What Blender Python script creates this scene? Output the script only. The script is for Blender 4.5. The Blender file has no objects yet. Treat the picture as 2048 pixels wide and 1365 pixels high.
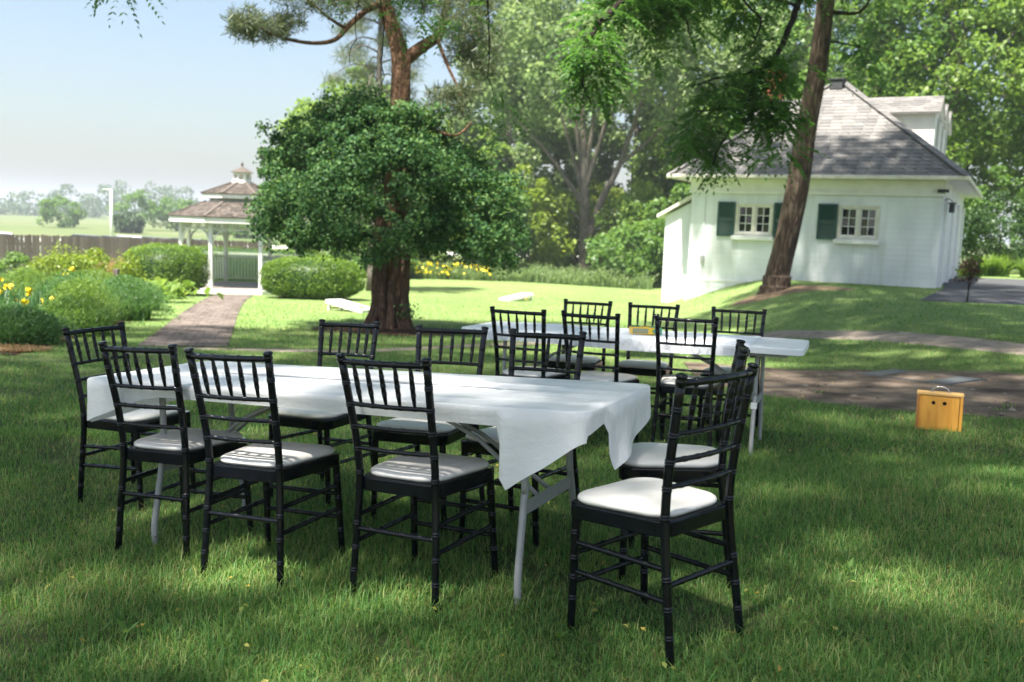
import bpy, math, random
import numpy as np
from mathutils import Matrix, Vector, Quaternion

R = math.radians
random.seed(7)
RNG = np.random.default_rng(11)
S = bpy.context.scene
COL = S.collection

# ------------------------------------------------------------------ camera
cam_d = bpy.data.cameras.new('camera'); cam = bpy.data.objects.new('camera', cam_d)
COL.objects.link(cam); S.camera = cam
cam_d.sensor_width = 36; cam_d.lens = 33.25
cam_d.clip_start = .05; cam_d.clip_end = 6000
cam.matrix_world = Matrix.Translation((0, 0, 1.45)) @ Matrix.Rotation(R(83), 4, 'X') @ Matrix.Rotation(R(2), 4, 'Z')
cam_d.dof.use_dof = True; cam_d.dof.focus_distance = 3.9; cam_d.dof.aperture_fstop = 3.2

# ------------------------------------------------------------------ sky, sun, exposure
SUN_EL = 65.5
SUN_H = Vector((-.60, -.80))            # horizontal direction towards the sun
w = bpy.data.worlds.new('World'); S.world = w; w.use_nodes = True
nt = w.node_tree; nt.nodes.clear()
sky = nt.nodes.new('ShaderNodeTexSky'); sky.sky_type = 'NISHITA'; sky.sun_disc = False
sky.sun_elevation = R(SUN_EL); sky.sun_rotation = math.atan2(SUN_H.x, SUN_H.y)
sky.air_density = 1.2; sky.dust_density = 3.3; sky.ozone_density = 1.6; sky.altitude = 100
bg = nt.nodes.new('ShaderNodeBackground'); bg.inputs['Strength'].default_value = .05
wo = nt.nodes.new('ShaderNodeOutputWorld')
nt.links.new(sky.outputs[0], bg.inputs[0]); nt.links.new(bg.outputs[0], wo.inputs[0])
sd = bpy.data.lights.new('sun', 'SUN'); sd.energy = 3.8; sd.angle = R(1.8); sd.color = (1, .95, .86)
sun = bpy.data.objects.new('sun', sd); COL.objects.link(sun)
sdir = Vector((SUN_H.x * math.cos(R(SUN_EL)), SUN_H.y * math.cos(R(SUN_EL)), math.sin(R(SUN_EL))))
sun.rotation_euler = sdir.to_track_quat('Z', 'Y').to_euler(); sun.location = sdir * 60
S.view_settings.view_transform = 'Standard'; S.view_settings.look = 'None'
S.view_settings.exposure = 2.17; S.view_settings.gamma = 1; S.view_settings.use_curve_mapping = False
S.render.engine = 'CYCLES'
S.cycles.use_denoising = True
S.cycles.max_bounces = 7; S.cycles.diffuse_bounces = 3; S.cycles.glossy_bounces = 3
S.cycles.transmission_bounces = 4; S.cycles.transparent_max_bounces = 8
S.cycles.caustics_reflective = False; S.cycles.caustics_refractive = False
S.cycles.sample_clamp_indirect = 6

# ------------------------------------------------------------------ terrain height
_KY = np.array([-400, 0, 6.6, 10, 14, 18, 24, 30, 35, 42, 50, 70, 100, 3000.])
_KL = np.array([-.03, -.03, -.03, -.18, -.36, -.54, -.81, -1.06, -1.22, -1.33, -1.40, -1.6, -1.75, -1.75])
_KR = np.array([-.03, -.03, -.03, .0, .06, .12, .18, .2, .2, .2, .15, -.3, -1.2, -1.75])
_ys = np.arange(-60, 200, .25)
def _sm(v):
    k = np.hanning(17); k /= k.sum()
    return np.convolve(np.pad(v, 8, mode='edge'), k, 'valid')
_LT = _sm(np.interp(_ys, _KY, _KL)); _RT = _sm(np.interp(_ys, _KY, _KR))
def sst(a, b, t):
    t = np.clip((t - a) / (b - a), 0, 1); return t * t * (3 - 2 * t)
def gz(x, y):
    x = np.asarray(x, float); y = np.asarray(y, float)
    L = np.interp(y, _ys, _LT); Rr = np.interp(y, _ys, _RT)
    sh_ = 7 * sst(29, 37, y)
    ww = sst(3.5 + sh_, 7.5 + sh_, x)
    far = L * (1 - ww) + Rr * ww
    xc = np.clip(x, -3.2, 3.2); yc = np.clip(y, 0, 9)
    p1 = .171 + .0415 * xc - .0324 * yc
    p2 = .126 + .0015 * xc - .0238 * yc
    near = p1 + (p2 - p1) * sst(4.9, 6.2, y)
    return near + (far - near) * sst(6.6, 10, y)
def g1(x, y): return float(gz(x, y))
def gnormal(x, y, e=.15):
    return Vector((-(g1(x + e, y) - g1(x - e, y)) / (2 * e), -(g1(x, y + e) - g1(x, y - e)) / (2 * e), 1)).normalized()

# ------------------------------------------------------------------ materials
def new_mat(name):
    m = bpy.data.materials.new(name); m.use_nodes = True
    n = m.node_tree; n.nodes.clear()
    o = n.nodes.new('ShaderNodeOutputMaterial')
    return m, n, o
def ramp(n, stops, interp='LINEAR'):
    r = n.nodes.new('ShaderNodeValToRGB'); r.color_ramp.interpolation = interp
    e = r.color_ramp.elements
    while len(e) < len(stops): e.new(.5)
    for i, (p, c) in enumerate(stops):
        e[i].position = p; e[i].color = (*c, 1)
    return r
def tex_co(n, kind='Object', scale=(1, 1, 1)):
    tc = n.nodes.new('ShaderNodeTexCoord'); mp = n.nodes.new('ShaderNodeMapping')
    mp.inputs['Scale'].default_value = scale
    n.links.new(tc.outputs[kind], mp.inputs['Vector']); return mp.outputs[0]
def noise(n, vec, scale, detail=4, rough=.55):
    t = n.nodes.new('ShaderNodeTexNoise'); t.inputs['Scale'].default_value = scale
    t.inputs['Detail'].default_value = detail; t.inputs['Roughness'].default_value = rough
    if vec is not None: n.links.new(vec, t.inputs['Vector'])
    return t
def solid(name, stops, rough=.5, scale=6, detail=4, bump=0, bscale=None, metallic=0, spec=.5, coat=0, stretch=(1, 1, 1), kind='Object', coat_rough=.05, sheen=0):
    m, n, o = new_mat(name)
    b = n.nodes.new('ShaderNodeBsdfPrincipled')
    v = tex_co(n, kind, stretch)
    t = noise(n, v, scale, detail)
    if len(stops) == 1: b.inputs['Base Color'].default_value = (*stops[0], 1)
    else:
        k = len(stops)
        r = ramp(n, [(.32 + .36 * i / (k - 1), c) for i, c in enumerate(stops)])
        n.links.new(t.outputs['Fac'], r.inputs[0]); n.links.new(r.outputs[0], b.inputs['Base Color'])
    b.inputs['Roughness'].default_value = rough; b.inputs['Metallic'].default_value = metallic
    b.inputs['Specular IOR Level'].default_value = spec
    b.inputs['Coat Weight'].default_value = coat; b.inputs['Coat Roughness'].default_value = coat_rough
    if bump:
        t2 = noise(n, v, bscale or scale * 3, 5); bp = n.nodes.new('ShaderNodeBump')
        bp.inputs['Strength'].default_value = bump; bp.inputs['Distance'].default_value = .02
        n.links.new(t2.outputs['Fac'], bp.inputs['Height']); n.links.new(bp.outputs[0], b.inputs['Normal'])
    n.links.new(b.outputs[0], o.inputs[0])
    m['bsdf'] = b.name
    return m
def leaf_mat(name, stops, trans=.4, rough=.45, macro=.25, spec=.35):
    """colour by leaf (random per island) and by clump noise; light passes through the blade"""
    m, n, o = new_mat(name)
    g = n.nodes.new('ShaderNodeNewGeometry')
    v = tex_co(n, 'Object'); t = noise(n, v, macro, 3)
    mx = n.nodes.new('ShaderNodeMath'); mx.operation = 'MULTIPLY_ADD'
    n.links.new(g.outputs['Random Per Island'], mx.inputs[0]); mx.inputs[1].default_value = .6
    mul = n.nodes.new('ShaderNodeMath'); mul.operation = 'MULTIPLY'; mul.inputs[1].default_value = .42
    n.links.new(t.outputs['Fac'], mul.inputs[0]); n.links.new(mul.outputs[0], mx.inputs[2])
    k = len(stops)
    r = ramp(n, [(.1 + .8 * i / (k - 1), c) for i, c in enumerate(stops)])
    n.links.new(mx.outputs[0], r.inputs[0])
    b = n.nodes.new('ShaderNodeBsdfPrincipled'); b.inputs['Roughness'].default_value = rough
    b.inputs['Specular IOR Level'].default_value = spec
    n.links.new(r.outputs[0], b.inputs['Base Color'])
    tr = n.nodes.new('ShaderNodeBsdfTranslucent')
    hs = n.nodes.new('ShaderNodeHueSaturation'); hs.inputs['Hue'].default_value = .485
    hs.inputs['Saturation'].default_value = 1.1; hs.inputs['Value'].default_value = 1.5
    n.links.new(r.outputs[0], hs.inputs['Color']); n.links.new(hs.outputs[0], tr.inputs['Color'])
    ms = n.nodes.new('ShaderNodeMixShader'); ms.inputs[0].default_value = trans
    n.links.new(b.outputs[0], ms.inputs[1]); n.links.new(tr.outputs[0], ms.inputs[2])
    n.links.new(ms.outputs[0], o.inputs[0])
    return m

M = {}
M['black'] = solid('black_lacquer', [(.0025, .003, .0045), (.005, .006, .009)], rough=.11, scale=30, spec=.3, coat=0)
M['cushion'] = solid('cream_vinyl', [(.66, .63, .60), (.72, .69, .66)], rough=.42, scale=5, bump=.06, bscale=60)
def cloth_mat():
    m, n, o = new_mat('white_plastic_cloth'); b = n.nodes.new('ShaderNodeBsdfPrincipled'); b.inputs['Base Color'].default_value = (.84, .845, .86, 1); b.inputs['Roughness'].default_value = .34
    t1 = noise(n, tex_co(n, 'Object', (.35, 4, 1.6)), 3.2, 5); t2 = noise(n, tex_co(n, 'Object', (1, 1, 1)), 16, 6, .6); t2.inputs['Distortion'].default_value = 1.2
    ad = n.nodes.new('ShaderNodeMath'); ad.operation = 'MULTIPLY_ADD'; ad.inputs[1].default_value = .3; n.links.new(t2.outputs['Fac'], ad.inputs[0]); n.links.new(t1.outputs['Fac'], ad.inputs[2])
    bp = n.nodes.new('ShaderNodeBump'); bp.inputs['Strength'].default_value = .6; bp.inputs['Distance'].default_value = .02; n.links.new(ad.outputs[0], bp.inputs['Height']); n.links.new(bp.outputs[0], b.inputs['Normal'])
    tr = n.nodes.new('ShaderNodeBsdfTranslucent'); tr.inputs['Color'].default_value = (.86, .87, .88, 1); ms = n.nodes.new('ShaderNodeMixShader'); ms.inputs[0].default_value = .2
    n.links.new(b.outputs[0], ms.inputs[1]); n.links.new(tr.outputs[0], ms.inputs[2]); n.links.new(ms.outputs[0], o.inputs[0]); return m
M['cloth'] = cloth_mat()
M['plastic'] = solid('white_moulded_plastic', [(.74, .76, .80), (.80, .81, .84)], rough=.4, scale=3, bump=.05, bscale=90)
M['grey_metal'] = solid('grey_painted_steel', [(.30, .31, .31), (.38, .38, .37)], rough=.38, scale=12, metallic=.0, bump=.03)
M['white_paint'] = solid('white_paint', [(.70, .70, .67), (.80, .80, .78)], rough=.55, scale=3, bump=.1, bscale=20)
M['wood_orange'] = solid('varnished_pine', [(.58, .23, .03), (.72, .35, .06), (.64, .28, .04)], rough=.38, scale=3, detail=6, stretch=(6, 6, .8), spec=.5)
M['wood_pale'] = solid('pale_pine', [(.66, .36, .11), (.76, .46, .17)], rough=.45, scale=4, stretch=(1, 8, 8))
M['hole_shade'] = solid('painted_hole_shade', [(.012, .006, .004)], rough=.9)
M['chrome'] = solid('dull_steel', [(.55, .56, .58)], rough=.25, metallic=1)

# ------------------------------------------------------------------ mesh helpers
def link(name, me, m=None, parent=None, smooth=None):
    o = bpy.data.objects.new(name, me); COL.objects.link(o)
    if m is not None and not me.materials: me.materials.append(M[m] if isinstance(m, str) else m)
    if parent is not None: o.parent = parent
    return o
def np_mesh(name, V, F, m=None, parent=None, smooth=False):
    """V (n,3) array, F (k,3|4) int array"""
    me = bpy.data.meshes.new(name)
    V = np.ascontiguousarray(V, np.float32); F = np.ascontiguousarray(F, np.int32)
    k = F.shape[1]
    me.vertices.add(len(V)); me.vertices.foreach_set('co', V.ravel())
    me.loops.add(F.size); me.loops.foreach_set('vertex_index', F.ravel())
    me.polygons.add(len(F)); me.polygons.foreach_set('loop_start', np.arange(0, F.size, k, dtype=np.int32))
    if smooth: me.polygons.foreach_set('use_smooth', np.ones(len(F), bool))
    me.update(calc_edges=True)
    return link(name, me, m, parent)
class MB:
    """collects plain shapes into one mesh"""
    def __init__(s): s.v = []; s.f = []; s.sm = []
    def add(s, V, F, smooth=False):
        k = len(s.v); s.v += [tuple(p) for p in V]; s.f += [tuple(i + k for i in f) for f in F]; s.sm += [smooth] * len(F); return s
    def box(s, x0, x1, y0, y1, z0, z1):
        return s.add([(x0, y0, z0), (x1, y0, z0), (x1, y1, z0), (x0, y1, z0), (x0, y0, z1), (x1, y0, z1), (x1, y1, z1), (x0, y1, z1)],
                     [(0, 3, 2, 1), (4, 5, 6, 7), (0, 1, 5, 4), (1, 2, 6, 5), (2, 3, 7, 6), (3, 0, 4, 7)])
    def obox(s, c, ax, ay, az):
        c = Vector(c); ax = Vector(ax); ay = Vector(ay); az = Vector(az)
        P = [c + sx * ax + sy * ay + sz * az for sz in (-1, 1) for sx, sy in ((-1, -1), (1, -1), (1, 1), (-1, 1))]
        return s.add(P, [(0, 3, 2, 1), (4, 5, 6, 7), (0, 1, 5, 4), (1, 2, 6, 5), (2, 3, 7, 6), (3, 0, 4, 7)])
    def bar(s, a, b, wd, ht, up=(0, 0, 1)):
        a = Vector(a); b = Vector(b); d = (b - a); l = d.length; d /= l
        u = Vector(up); sd_ = d.cross(u)
        if sd_.length < 1e-4: sd_ = d.cross(Vector((1, 0, 0)))
        sd_.normalize(); u = sd_.cross(d)
        return s.obox((a + b) / 2, d * l / 2, sd_ * wd / 2, u * ht / 2)
    def tube(s, pts, rad, seg=8, caps=True):
        """pts list of points, rad a number or list"""
        P = [Vector(p) for p in pts]; n = len(P)
        if not hasattr(rad, '__len__'): rad = [rad] * n
        V = []; prev = None
        for i in range(n):
            t = (P[min(i + 1, n - 1)] - P[max(i - 1, 0)])
            if t.length < 1e-9: t = Vector((0, 0, 1))
            t.normalize()
            if prev is None:
                a = t.cross(Vector((0, 0, 1)) if abs(t.z) < .9 else Vector((1, 0, 0))).normalized()
            else:
                a = (prev - t * prev.dot(t)).normalized()
            prev = a; b = t.cross(a)
            for k in range(seg):
                th = 2 * math.pi * k / seg
                V.append(P[i] + (a * math.cos(th) + b * math.sin(th)) * rad[i])
        F = []
        for i in range(n - 1):
            for k in range(seg):
                k2 = (k + 1) % seg
                F.append((i * seg + k, i * seg + k2, (i + 1) * seg + k2, (i + 1) * seg + k))
        if caps:
            F.append(tuple(range(seg - 1, -1, -1))); F.append(tuple(range((n - 1) * seg, n * seg)))
        return s.add(V, F, True)
    def prism(s, poly, z0, z1):
        n = len(poly)
        return s.add([(x, y, z0) for x, y in poly] + [(x, y, z1) for x, y in poly],
                     [tuple(range(n - 1, -1, -1)), tuple(range(n, 2 * n))] + [(i, (i + 1) % n, n + (i + 1) % n, n + i) for i in range(n)])
    def build(s, name, m, parent=None):
        me = bpy.data.meshes.new(name); me.from_pydata(s.v, [], s.f)
        if any(s.sm): me.polygons.foreach_set('use_smooth', s.sm)
        me.update()
        return link(name, me, m, parent)
def bevel(o, wd, seg=2, angle=35):
    b = o.modifiers.new('bevel', 'BEVEL'); b.width = wd; b.segments = seg; b.limit_method = 'ANGLE'; b.angle_limit = R(angle); return o
def catmull(P, n):
    P = [Vector(p) for p in P]; out = []
    for i in range(len(P) - 1):
        p0 = P[max(i - 1, 0)]; p1 = P[i]; p2 = P[i + 1]; p3 = P[min(i + 2, len(P) - 1)]
        for k in range(n):
            t = k / n
            out.append(.5 * ((2 * p1) + (p2 - p0) * t + (2 * p0 - 5 * p1 + 4 * p2 - p3) * t * t + (3 * p1 - p0 - 3 * p2 + p3) * t ** 3))
    out.append(P[-1]); return out
def empty(name, loc, rz=0, label=None, cat=None, group=None):
    o = bpy.data.objects.new(name, None); COL.objects.link(o); o.empty_display_size = .1
    o.location = loc; o.rotation_euler = (0, 0, rz)
    if label: tag(o, label, cat, group)
    return o
def tag(o, label=None, cat=None, group=None, kind=None):
    if label: o['label'] = label
    if cat: o['category'] = cat
    if group: o['group'] = group
    if kind: o['kind'] = kind
    return o
def copy_tree(o, parent=None):
    c = o.copy(); COL.objects.link(c); c.parent = parent
    for ch in list(KIDS.get(o.name, [])): copy_tree(ch, c)
    return c
KIDS = {}
def note_kids(o):
    ks = [q for q in COL.objects if q.parent == o]
    KIDS[o.name] = ks
    for q in ks: note_kids(q)

# ------------------------------------------------------------------ ground materials
def ground_mat():
    m, n, o = new_mat('lawn_ground')
    v = tex_co(n, 'Object')
    big = noise(n, v, .35, 4, .6); fine = noise(n, v, 9, 6, .7); mid = noise(n, v, 1.6, 5, .6)
    r1 = ramp(n, [(.3, (.10, .19, .055)), (.5, (.16, .25, .075)), (.72, (.24, .30, .11))])
    mix1 = n.nodes.new('ShaderNodeMix'); mix1.data_type = 'RGBA'
    ad = n.nodes.new('ShaderNodeMath'); ad.operation = 'MULTIPLY_ADD'; ad.inputs[1].default_value = .5
    n.links.new(big.outputs['Fac'], ad.inputs[0])
    md = n.nodes.new('ShaderNodeMath'); md.operation = 'MULTIPLY'; md.inputs[1].default_value = .5
    n.links.new(mid.outputs['Fac'], md.inputs[0]); n.links.new(md.outputs[0], ad.inputs[2])
    n.links.new(ad.outputs[0], r1.inputs[0])
    r2 = ramp(n, [(.35, (.08, .11, .035)), (.65, (.25, .30, .11))])
    n.links.new(fine.outputs['Fac'], r2.inputs[0])
    mix1.inputs[0].default_value = .4
    n.links.new(r1.outputs[0], mix1.inputs[6]); n.links.new(r2.outputs[0], mix1.inputs[7])
    # meadow beyond the fence: dry and pale (by distance from the garden)
    sx = n.nodes.new('ShaderNodeSeparateXYZ'); n.links.new(v, sx.inputs[0])
    mr = n.nodes.new('ShaderNodeMapRange'); mr.inputs[1].default_value = 62; mr.inputs[2].default_value = 88
    n.links.new(sx.outputs['Y'], mr.inputs[0])
    fld = noise(n, tex_co(n, 'Object', (.3, 1, 1)), .045, 6, .6)
    r3 = ramp(n, [(.35, (.075, .12, .035)), (.5, (.115, .145, .055)), (.68, (.16, .165, .085))])
    n.links.new(fld.outputs['Fac'], r3.inputs[0])
    mix2 = n.nodes.new('ShaderNodeMix'); mix2.data_type = 'RGBA'
    n.links.new(mr.outputs[0], mix2.inputs[0]); n.links.new(mix1.outputs[2], mix2.inputs[6]); n.links.new(r3.outputs[0], mix2.inputs[7])
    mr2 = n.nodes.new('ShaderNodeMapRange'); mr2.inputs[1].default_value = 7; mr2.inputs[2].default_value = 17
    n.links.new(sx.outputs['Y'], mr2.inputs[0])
    th = ramp(n, [(.35, (.035, .05, .018)), (.55, (.07, .09, .03)), (.7, (.13, .10, .055))]); n.links.new(fine.outputs['Fac'], th.inputs[0])   # soil and thatch, painted darker near to deepen shaded gaps between blades
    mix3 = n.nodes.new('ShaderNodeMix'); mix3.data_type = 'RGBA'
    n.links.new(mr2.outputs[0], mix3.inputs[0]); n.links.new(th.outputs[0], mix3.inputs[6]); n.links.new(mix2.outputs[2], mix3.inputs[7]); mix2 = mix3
    b = n.nodes.new('ShaderNodeBsdfPrincipled'); b.inputs['Roughness'].default_value = .9; b.inputs['Specular IOR Level'].default_value = .15
    bp = n.nodes.new('ShaderNodeBump'); bp.inputs['Strength'].default_value = .6; bp.inputs['Distance'].default_value = .05
    n.links.new(fine.outputs['Fac'], bp.inputs['Height']); n.links.new(bp.outputs[0], b.inputs['Normal'])
    n.links.new(mix2.outputs[2], b.inputs['Base Color']); n.links.new(b.outputs[0], o.inputs[0])
    return m
M['lawn'] = ground_mat()
M['dirt'] = solid('packed_earth_and_stone', [(.05, .038, .029), (.12, .09, .068), (.22, .17, .13)], rough=.95, scale=2.4, detail=10, bump=1.0, bscale=6, stretch=(1, 1, 1), spec=.2)
M['pathdirt'] = solid('worn_stone_path', [(.15, .12, .095), (.30, .25, .205), (.22, .18, .14)], rough=.9, scale=3, detail=8, bump=.6, bscale=9, spec=.2)
M['mulch'] = solid('dark_mulch', [(.03, .018, .012), (.075, .042, .028), (.05, .03, .02)], rough=.95, scale=14, detail=8, bump=1, bscale=30, spec=.1)
M['asphalt'] = solid('asphalt', [(.060, .062, .068), (.085, .086, .09)], rough=.85, scale=2.5, detail=8, bump=.3, bscale=90, spec=.3)
M['lot'] = solid('pale_concrete', [(.5, .49, .46), (.6, .59, .56)], rough=.9, scale=.4)
M['joint'] = solid('sand_joints', [(.07, .075, .035), (.05, .06, .025)], rough=1, scale=8, spec=.1)

# ------------------------------------------------------------------ the ground
def axis(lo, hi, fine_lo, fine_hi, step, grow):
    a = list(np.arange(fine_lo, fine_hi + 1e-6, step))
    s = step; p = fine_hi; up = []
    while p < hi: s *= grow; p += s; up.append(p)
    s = step; p = fine_lo; dn = []
    while p > lo: s *= grow; p -= s; dn.append(p)
    return np.array(dn[::-1] + a + up)
gx_ = axis(-2600, 2600, -14, 16, .3, 1.16); gy_ = axis(-300, 3200, -3, 36, .3, 1.14)
GX, GY = np.meshgrid(gx_, gy_)
GZ = gz(GX, GY)
nx, ny = len(gx_), len(gy_)
idx = np.arange(nx * ny).reshape(ny, nx)
FF = np.stack([idx[:-1, :-1], idx[:-1, 1:], idx[1:, 1:], idx[1:, :-1]], -1).reshape(-1, 4)
ground = np_mesh('ground', np.stack([GX.ravel(), GY.ravel(), GZ.ravel()], 1), FF, 'lawn', smooth=True)
tag(ground, kind='structure')

def poly_sample(P, n):
    P = np.array(P, float); d = np.r_[0, np.cumsum(np.hypot(*np.diff(P, axis=0).T))]
    t = np.linspace(0, d[-1], n); return np.stack([np.interp(t, d, P[:, 0]), np.interp(t, d, P[:, 1])], 1)
def wob(t, seed, amp):
    r = np.random.default_rng(seed); o = 0
    for k in range(1, 7): o = o + np.sin(t * k * 3.1 * 2 + r.uniform(0, 6.3)) * amp / k ** .8
    return o
def strip(name, A, B, m, off=.012, n=90, k=14, amp=.05, seed=1):
    """a sheet between two edge lines, lying on the ground"""
    a = poly_sample(A, n); b = poly_sample(B, n); t = np.linspace(0, 1, n)
    d = b - a; d /= np.linalg.norm(d, axis=1, keepdims=True)
    a = a + d * wob(t * 3, seed, amp)[:, None]; b = b + d * wob(t * 3, seed + 5, amp)[:, None]
    s = np.linspace(0, 1, k)
    Pxy = a[:, None, :] + (b - a)[:, None, :] * s[None, :, None]
    z = gz(Pxy[..., 0], Pxy[..., 1]) + off
    z[:, 0] -= .03; z[:, -1] -= .03
    V = np.concatenate([Pxy, z[..., None]], -1).reshape(-1, 3)
    I = np.arange(n * k).reshape(n, k)
    F = np.stack([I[:-1, :-1], I[1:, :-1], I[1:, 1:], I[:-1, 1:]], -1).reshape(-1, 4)
    o = np_mesh(name, V, F, m, smooth=True)
    tag(o, kind='structure')
    NOGRASS.append(np.concatenate([a, b[::-1]]))
    return o
NOGRASS = []
patio_near = [(2.05, 10.1), (2.6, 8.95), (3.3, 8.5), (4.38, 7.92), (6.5, 6.6), (9, 5)]
patio_far = [(2.3, 12.6), (3.2, 12.4), (4.3, 12.1), (6.1, 11.0), (8.5, 9.4), (11, 7.8)]
strip('earth_path', patio_near, patio_far, 'dirt', amp=.07, seed=3)
path_near = [(2.0, 13.9), (3.2, 16.2), (4.75, 17.0), (5.7, 14.6), (6.65, 12.2), (8.2, 9.6)]
strip('worn_path', [(-4.2, 11.9), (-2.1, 12.15), (-.2, 14.1), (2.2, 15.9), (3.6, 16.5), (4.75, 16.3), (6.62, 12.25), (8.0, 10.4)],
      [(-4.2, 12.1), (-2.1, 12.45), (-.3, 14.5), (2.0, 16.4), (3.6, 17.4), (5.0, 17.5), (7.15, 13.2), (8.7, 11.2)], 'pathdirt', amp=.035, seed=8, n=160)
strip('driveway', [(8.6, 20.1), (9.6, 19.9), (10.8, 19.8), (14, 19.6), (24, 19)], [(11.15, 24.6), (11.9, 26.2), (14.6, 33.2), (20.5, 32.6), (32, 30)], 'asphalt', amp=.02, seed=4, k=20)
strip('car_park', [(-75, 92), (-50, 93), (-20, 94), (12, 95)], [(-75, 103), (-50, 104), (-20, 104), (12, 105)], 'lot', off=.03, amp=.1)

# mulch ring round the vine tree
def disc(name, cx, cy, rx, ry, m, off, seed, n=48):
    th = np.linspace(0, 2 * np.pi, n, endpoint=False); rr = 1 + .5 * wob(th / 6.283 * 2, seed, .08)
    V = [(cx, cy, g1(cx, cy) + off + .04)]
    for q in (.5, .85, 1.0):
        x = cx + rx * rr * q * np.cos(th); y = cy + ry * rr * q * np.sin(th)
        V += list(zip(x, y, gz(x, y) + (off + .03 * (1 - q) if q < 1 else -.01)))
    F = [(0, 1 + i, 1 + (i + 1) % n) for i in range(n)]
    for r_ in range(2):
        for i in range(n):
            j = (i + 1) % n; F += [(1 + r_ * n + i, 1 + (r_ + 1) * n + i, 1 + (r_ + 1) * n + j), (1 + r_ * n + i, 1 + (r_ + 1) * n + j, 1 + r_ * n + j)]
    o = np_mesh(name, np.array(V), np.array(F), m, smooth=True); tag(o, kind='structure')
    NOGRASS.append(np.stack([cx + rx * rr * np.cos(th), cy + ry * rr * np.sin(th)], 1))
disc('mulch_bed', -2.1, 16.6, 1.45, 1.2, 'mulch', .012, 2)
M['barebark'] = solid('bare_earth', [(.13, .085, .05), (.24, .16, .09)], rough=.95, scale=6, bump=.5, bscale=20)
disc('bare_soil', 6.9, 23.3, 1.7, .75, 'barebark', .012, 5)
strip('planting_bed', [(-5.5, 10.5), (-5.6, 11.3), (-5.95, 14.2), (-8.45, 22.5), (-9.7, 26.6)], [(-12, 9.5), (-13, 12), (-15, 17), (-16, 24), (-16, 28)], 'mulch', amp=.06, seed=9, n=60, k=30)

# ------------------------------------------------------------------ house
M['siding'] = None
def siding_mat():
    m, n, o = new_mat('white_painted_brick')
    v = tex_co(n, 'Object')
    t = noise(n, tex_co(n, 'Object', (1, 1, .35)), 1.3, 6); r = ramp(n, [(.3, (.60, .62, .645)), (.5, (.70, .725, .75)), (.7, (.76, .785, .81))])
    n.links.new(t.outputs['Fac'], r.inputs[0])
    stn = noise(n, tex_co(n, 'Object', (2.5, 2.5, .3)), 1.0, 5); sr = ramp(n, [(.52, (1, 1, 1)), (.75, (.74, .74, .70))])
    n.links.new(stn.outputs['Fac'], sr.inputs[0])
    mx = n.nodes.new('ShaderNodeMix'); mx.data_type = 'RGBA'; mx.blend_type = 'MULTIPLY'; mx.inputs[0].default_value = 1
    n.links.new(r.outputs[0], mx.inputs[6]); n.links.new(sr.outputs[0], mx.inputs[7])
    b = n.nodes.new('ShaderNodeBsdfPrincipled'); b.inputs['Roughness'].default_value = .7
    n.links.new(mx.outputs[2], b.inputs['Base Color'])
    wv = n.nodes.new('ShaderNodeTexWave'); wv.bands_direction = 'Z'; wv.inputs['Scale'].default_value = 2.2; wv.inputs['Distortion'].default_value = .4
    wv.inputs['Detail'].default_value = 3
    n.links.new(v, wv.inputs['Vector'])
    fn = noise(n, v, 14, 5); ad = n.nodes.new('ShaderNodeMath'); n.links.new(wv.outputs['Fac'], ad.inputs[0]); n.links.new(fn.outputs['Fac'], ad.inputs[1])
    bp = n.nodes.new('ShaderNodeBump'); bp.inputs['Strength'].default_value = .13; bp.inputs['Distance'].default_value = .011
    n.links.new(ad.outputs[0], bp.inputs['Height']); n.links.new(bp.outputs[0], b.inputs['Normal'])
    n.links.new(b.outputs[0], o.inputs[0]); return m
M['siding'] = siding_mat()
def island_mat(name, stops, rough=.8, nscale=8, bump=.3, spec=.3):
    m, n, o = new_mat(name)
    g = n.nodes.new('ShaderNodeNewGeometry'); v = tex_co(n, 'Object'); t = noise(n, v, nscale, 5)
    mx = n.nodes.new('ShaderNodeMath'); mx.operation = 'MULTIPLY_ADD'; mx.inputs[1].default_value = .7
    n.links.new(g.outputs['Random Per Island'], mx.inputs[0])
    mu = n.nodes.new('ShaderNodeMath'); mu.operation = 'MULTIPLY'; mu.inputs[1].default_value = .3
    n.links.new(t.outputs['Fac'], mu.inputs[0]); n.links.new(mu.outputs[0], mx.inputs[2])
    k = len(stops); r = ramp(n, [(.05 + .9 * i / (k - 1), c) for i, c in enumerate(stops)]); n.links.new(mx.outputs[0], r.inputs[0])
    b = n.nodes.new('ShaderNodeBsdfPrincipled'); b.inputs['Roughness'].default_value = rough; b.inputs['Specular IOR Level'].default_value = spec
    n.links.new(r.outputs[0], b.inputs['Base Color'])
    bp = n.nodes.new('ShaderNodeBump'); bp.inputs['Strength'].default_value = bump; bp.inputs['Distance'].default_value = .01
    n.links.new(t.outputs['Fac'], bp.inputs['Height']); n.links.new(bp.outputs[0], b.inputs['Normal'])
    n.links.new(b.outputs[0], o.inputs[0]); return m
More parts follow.
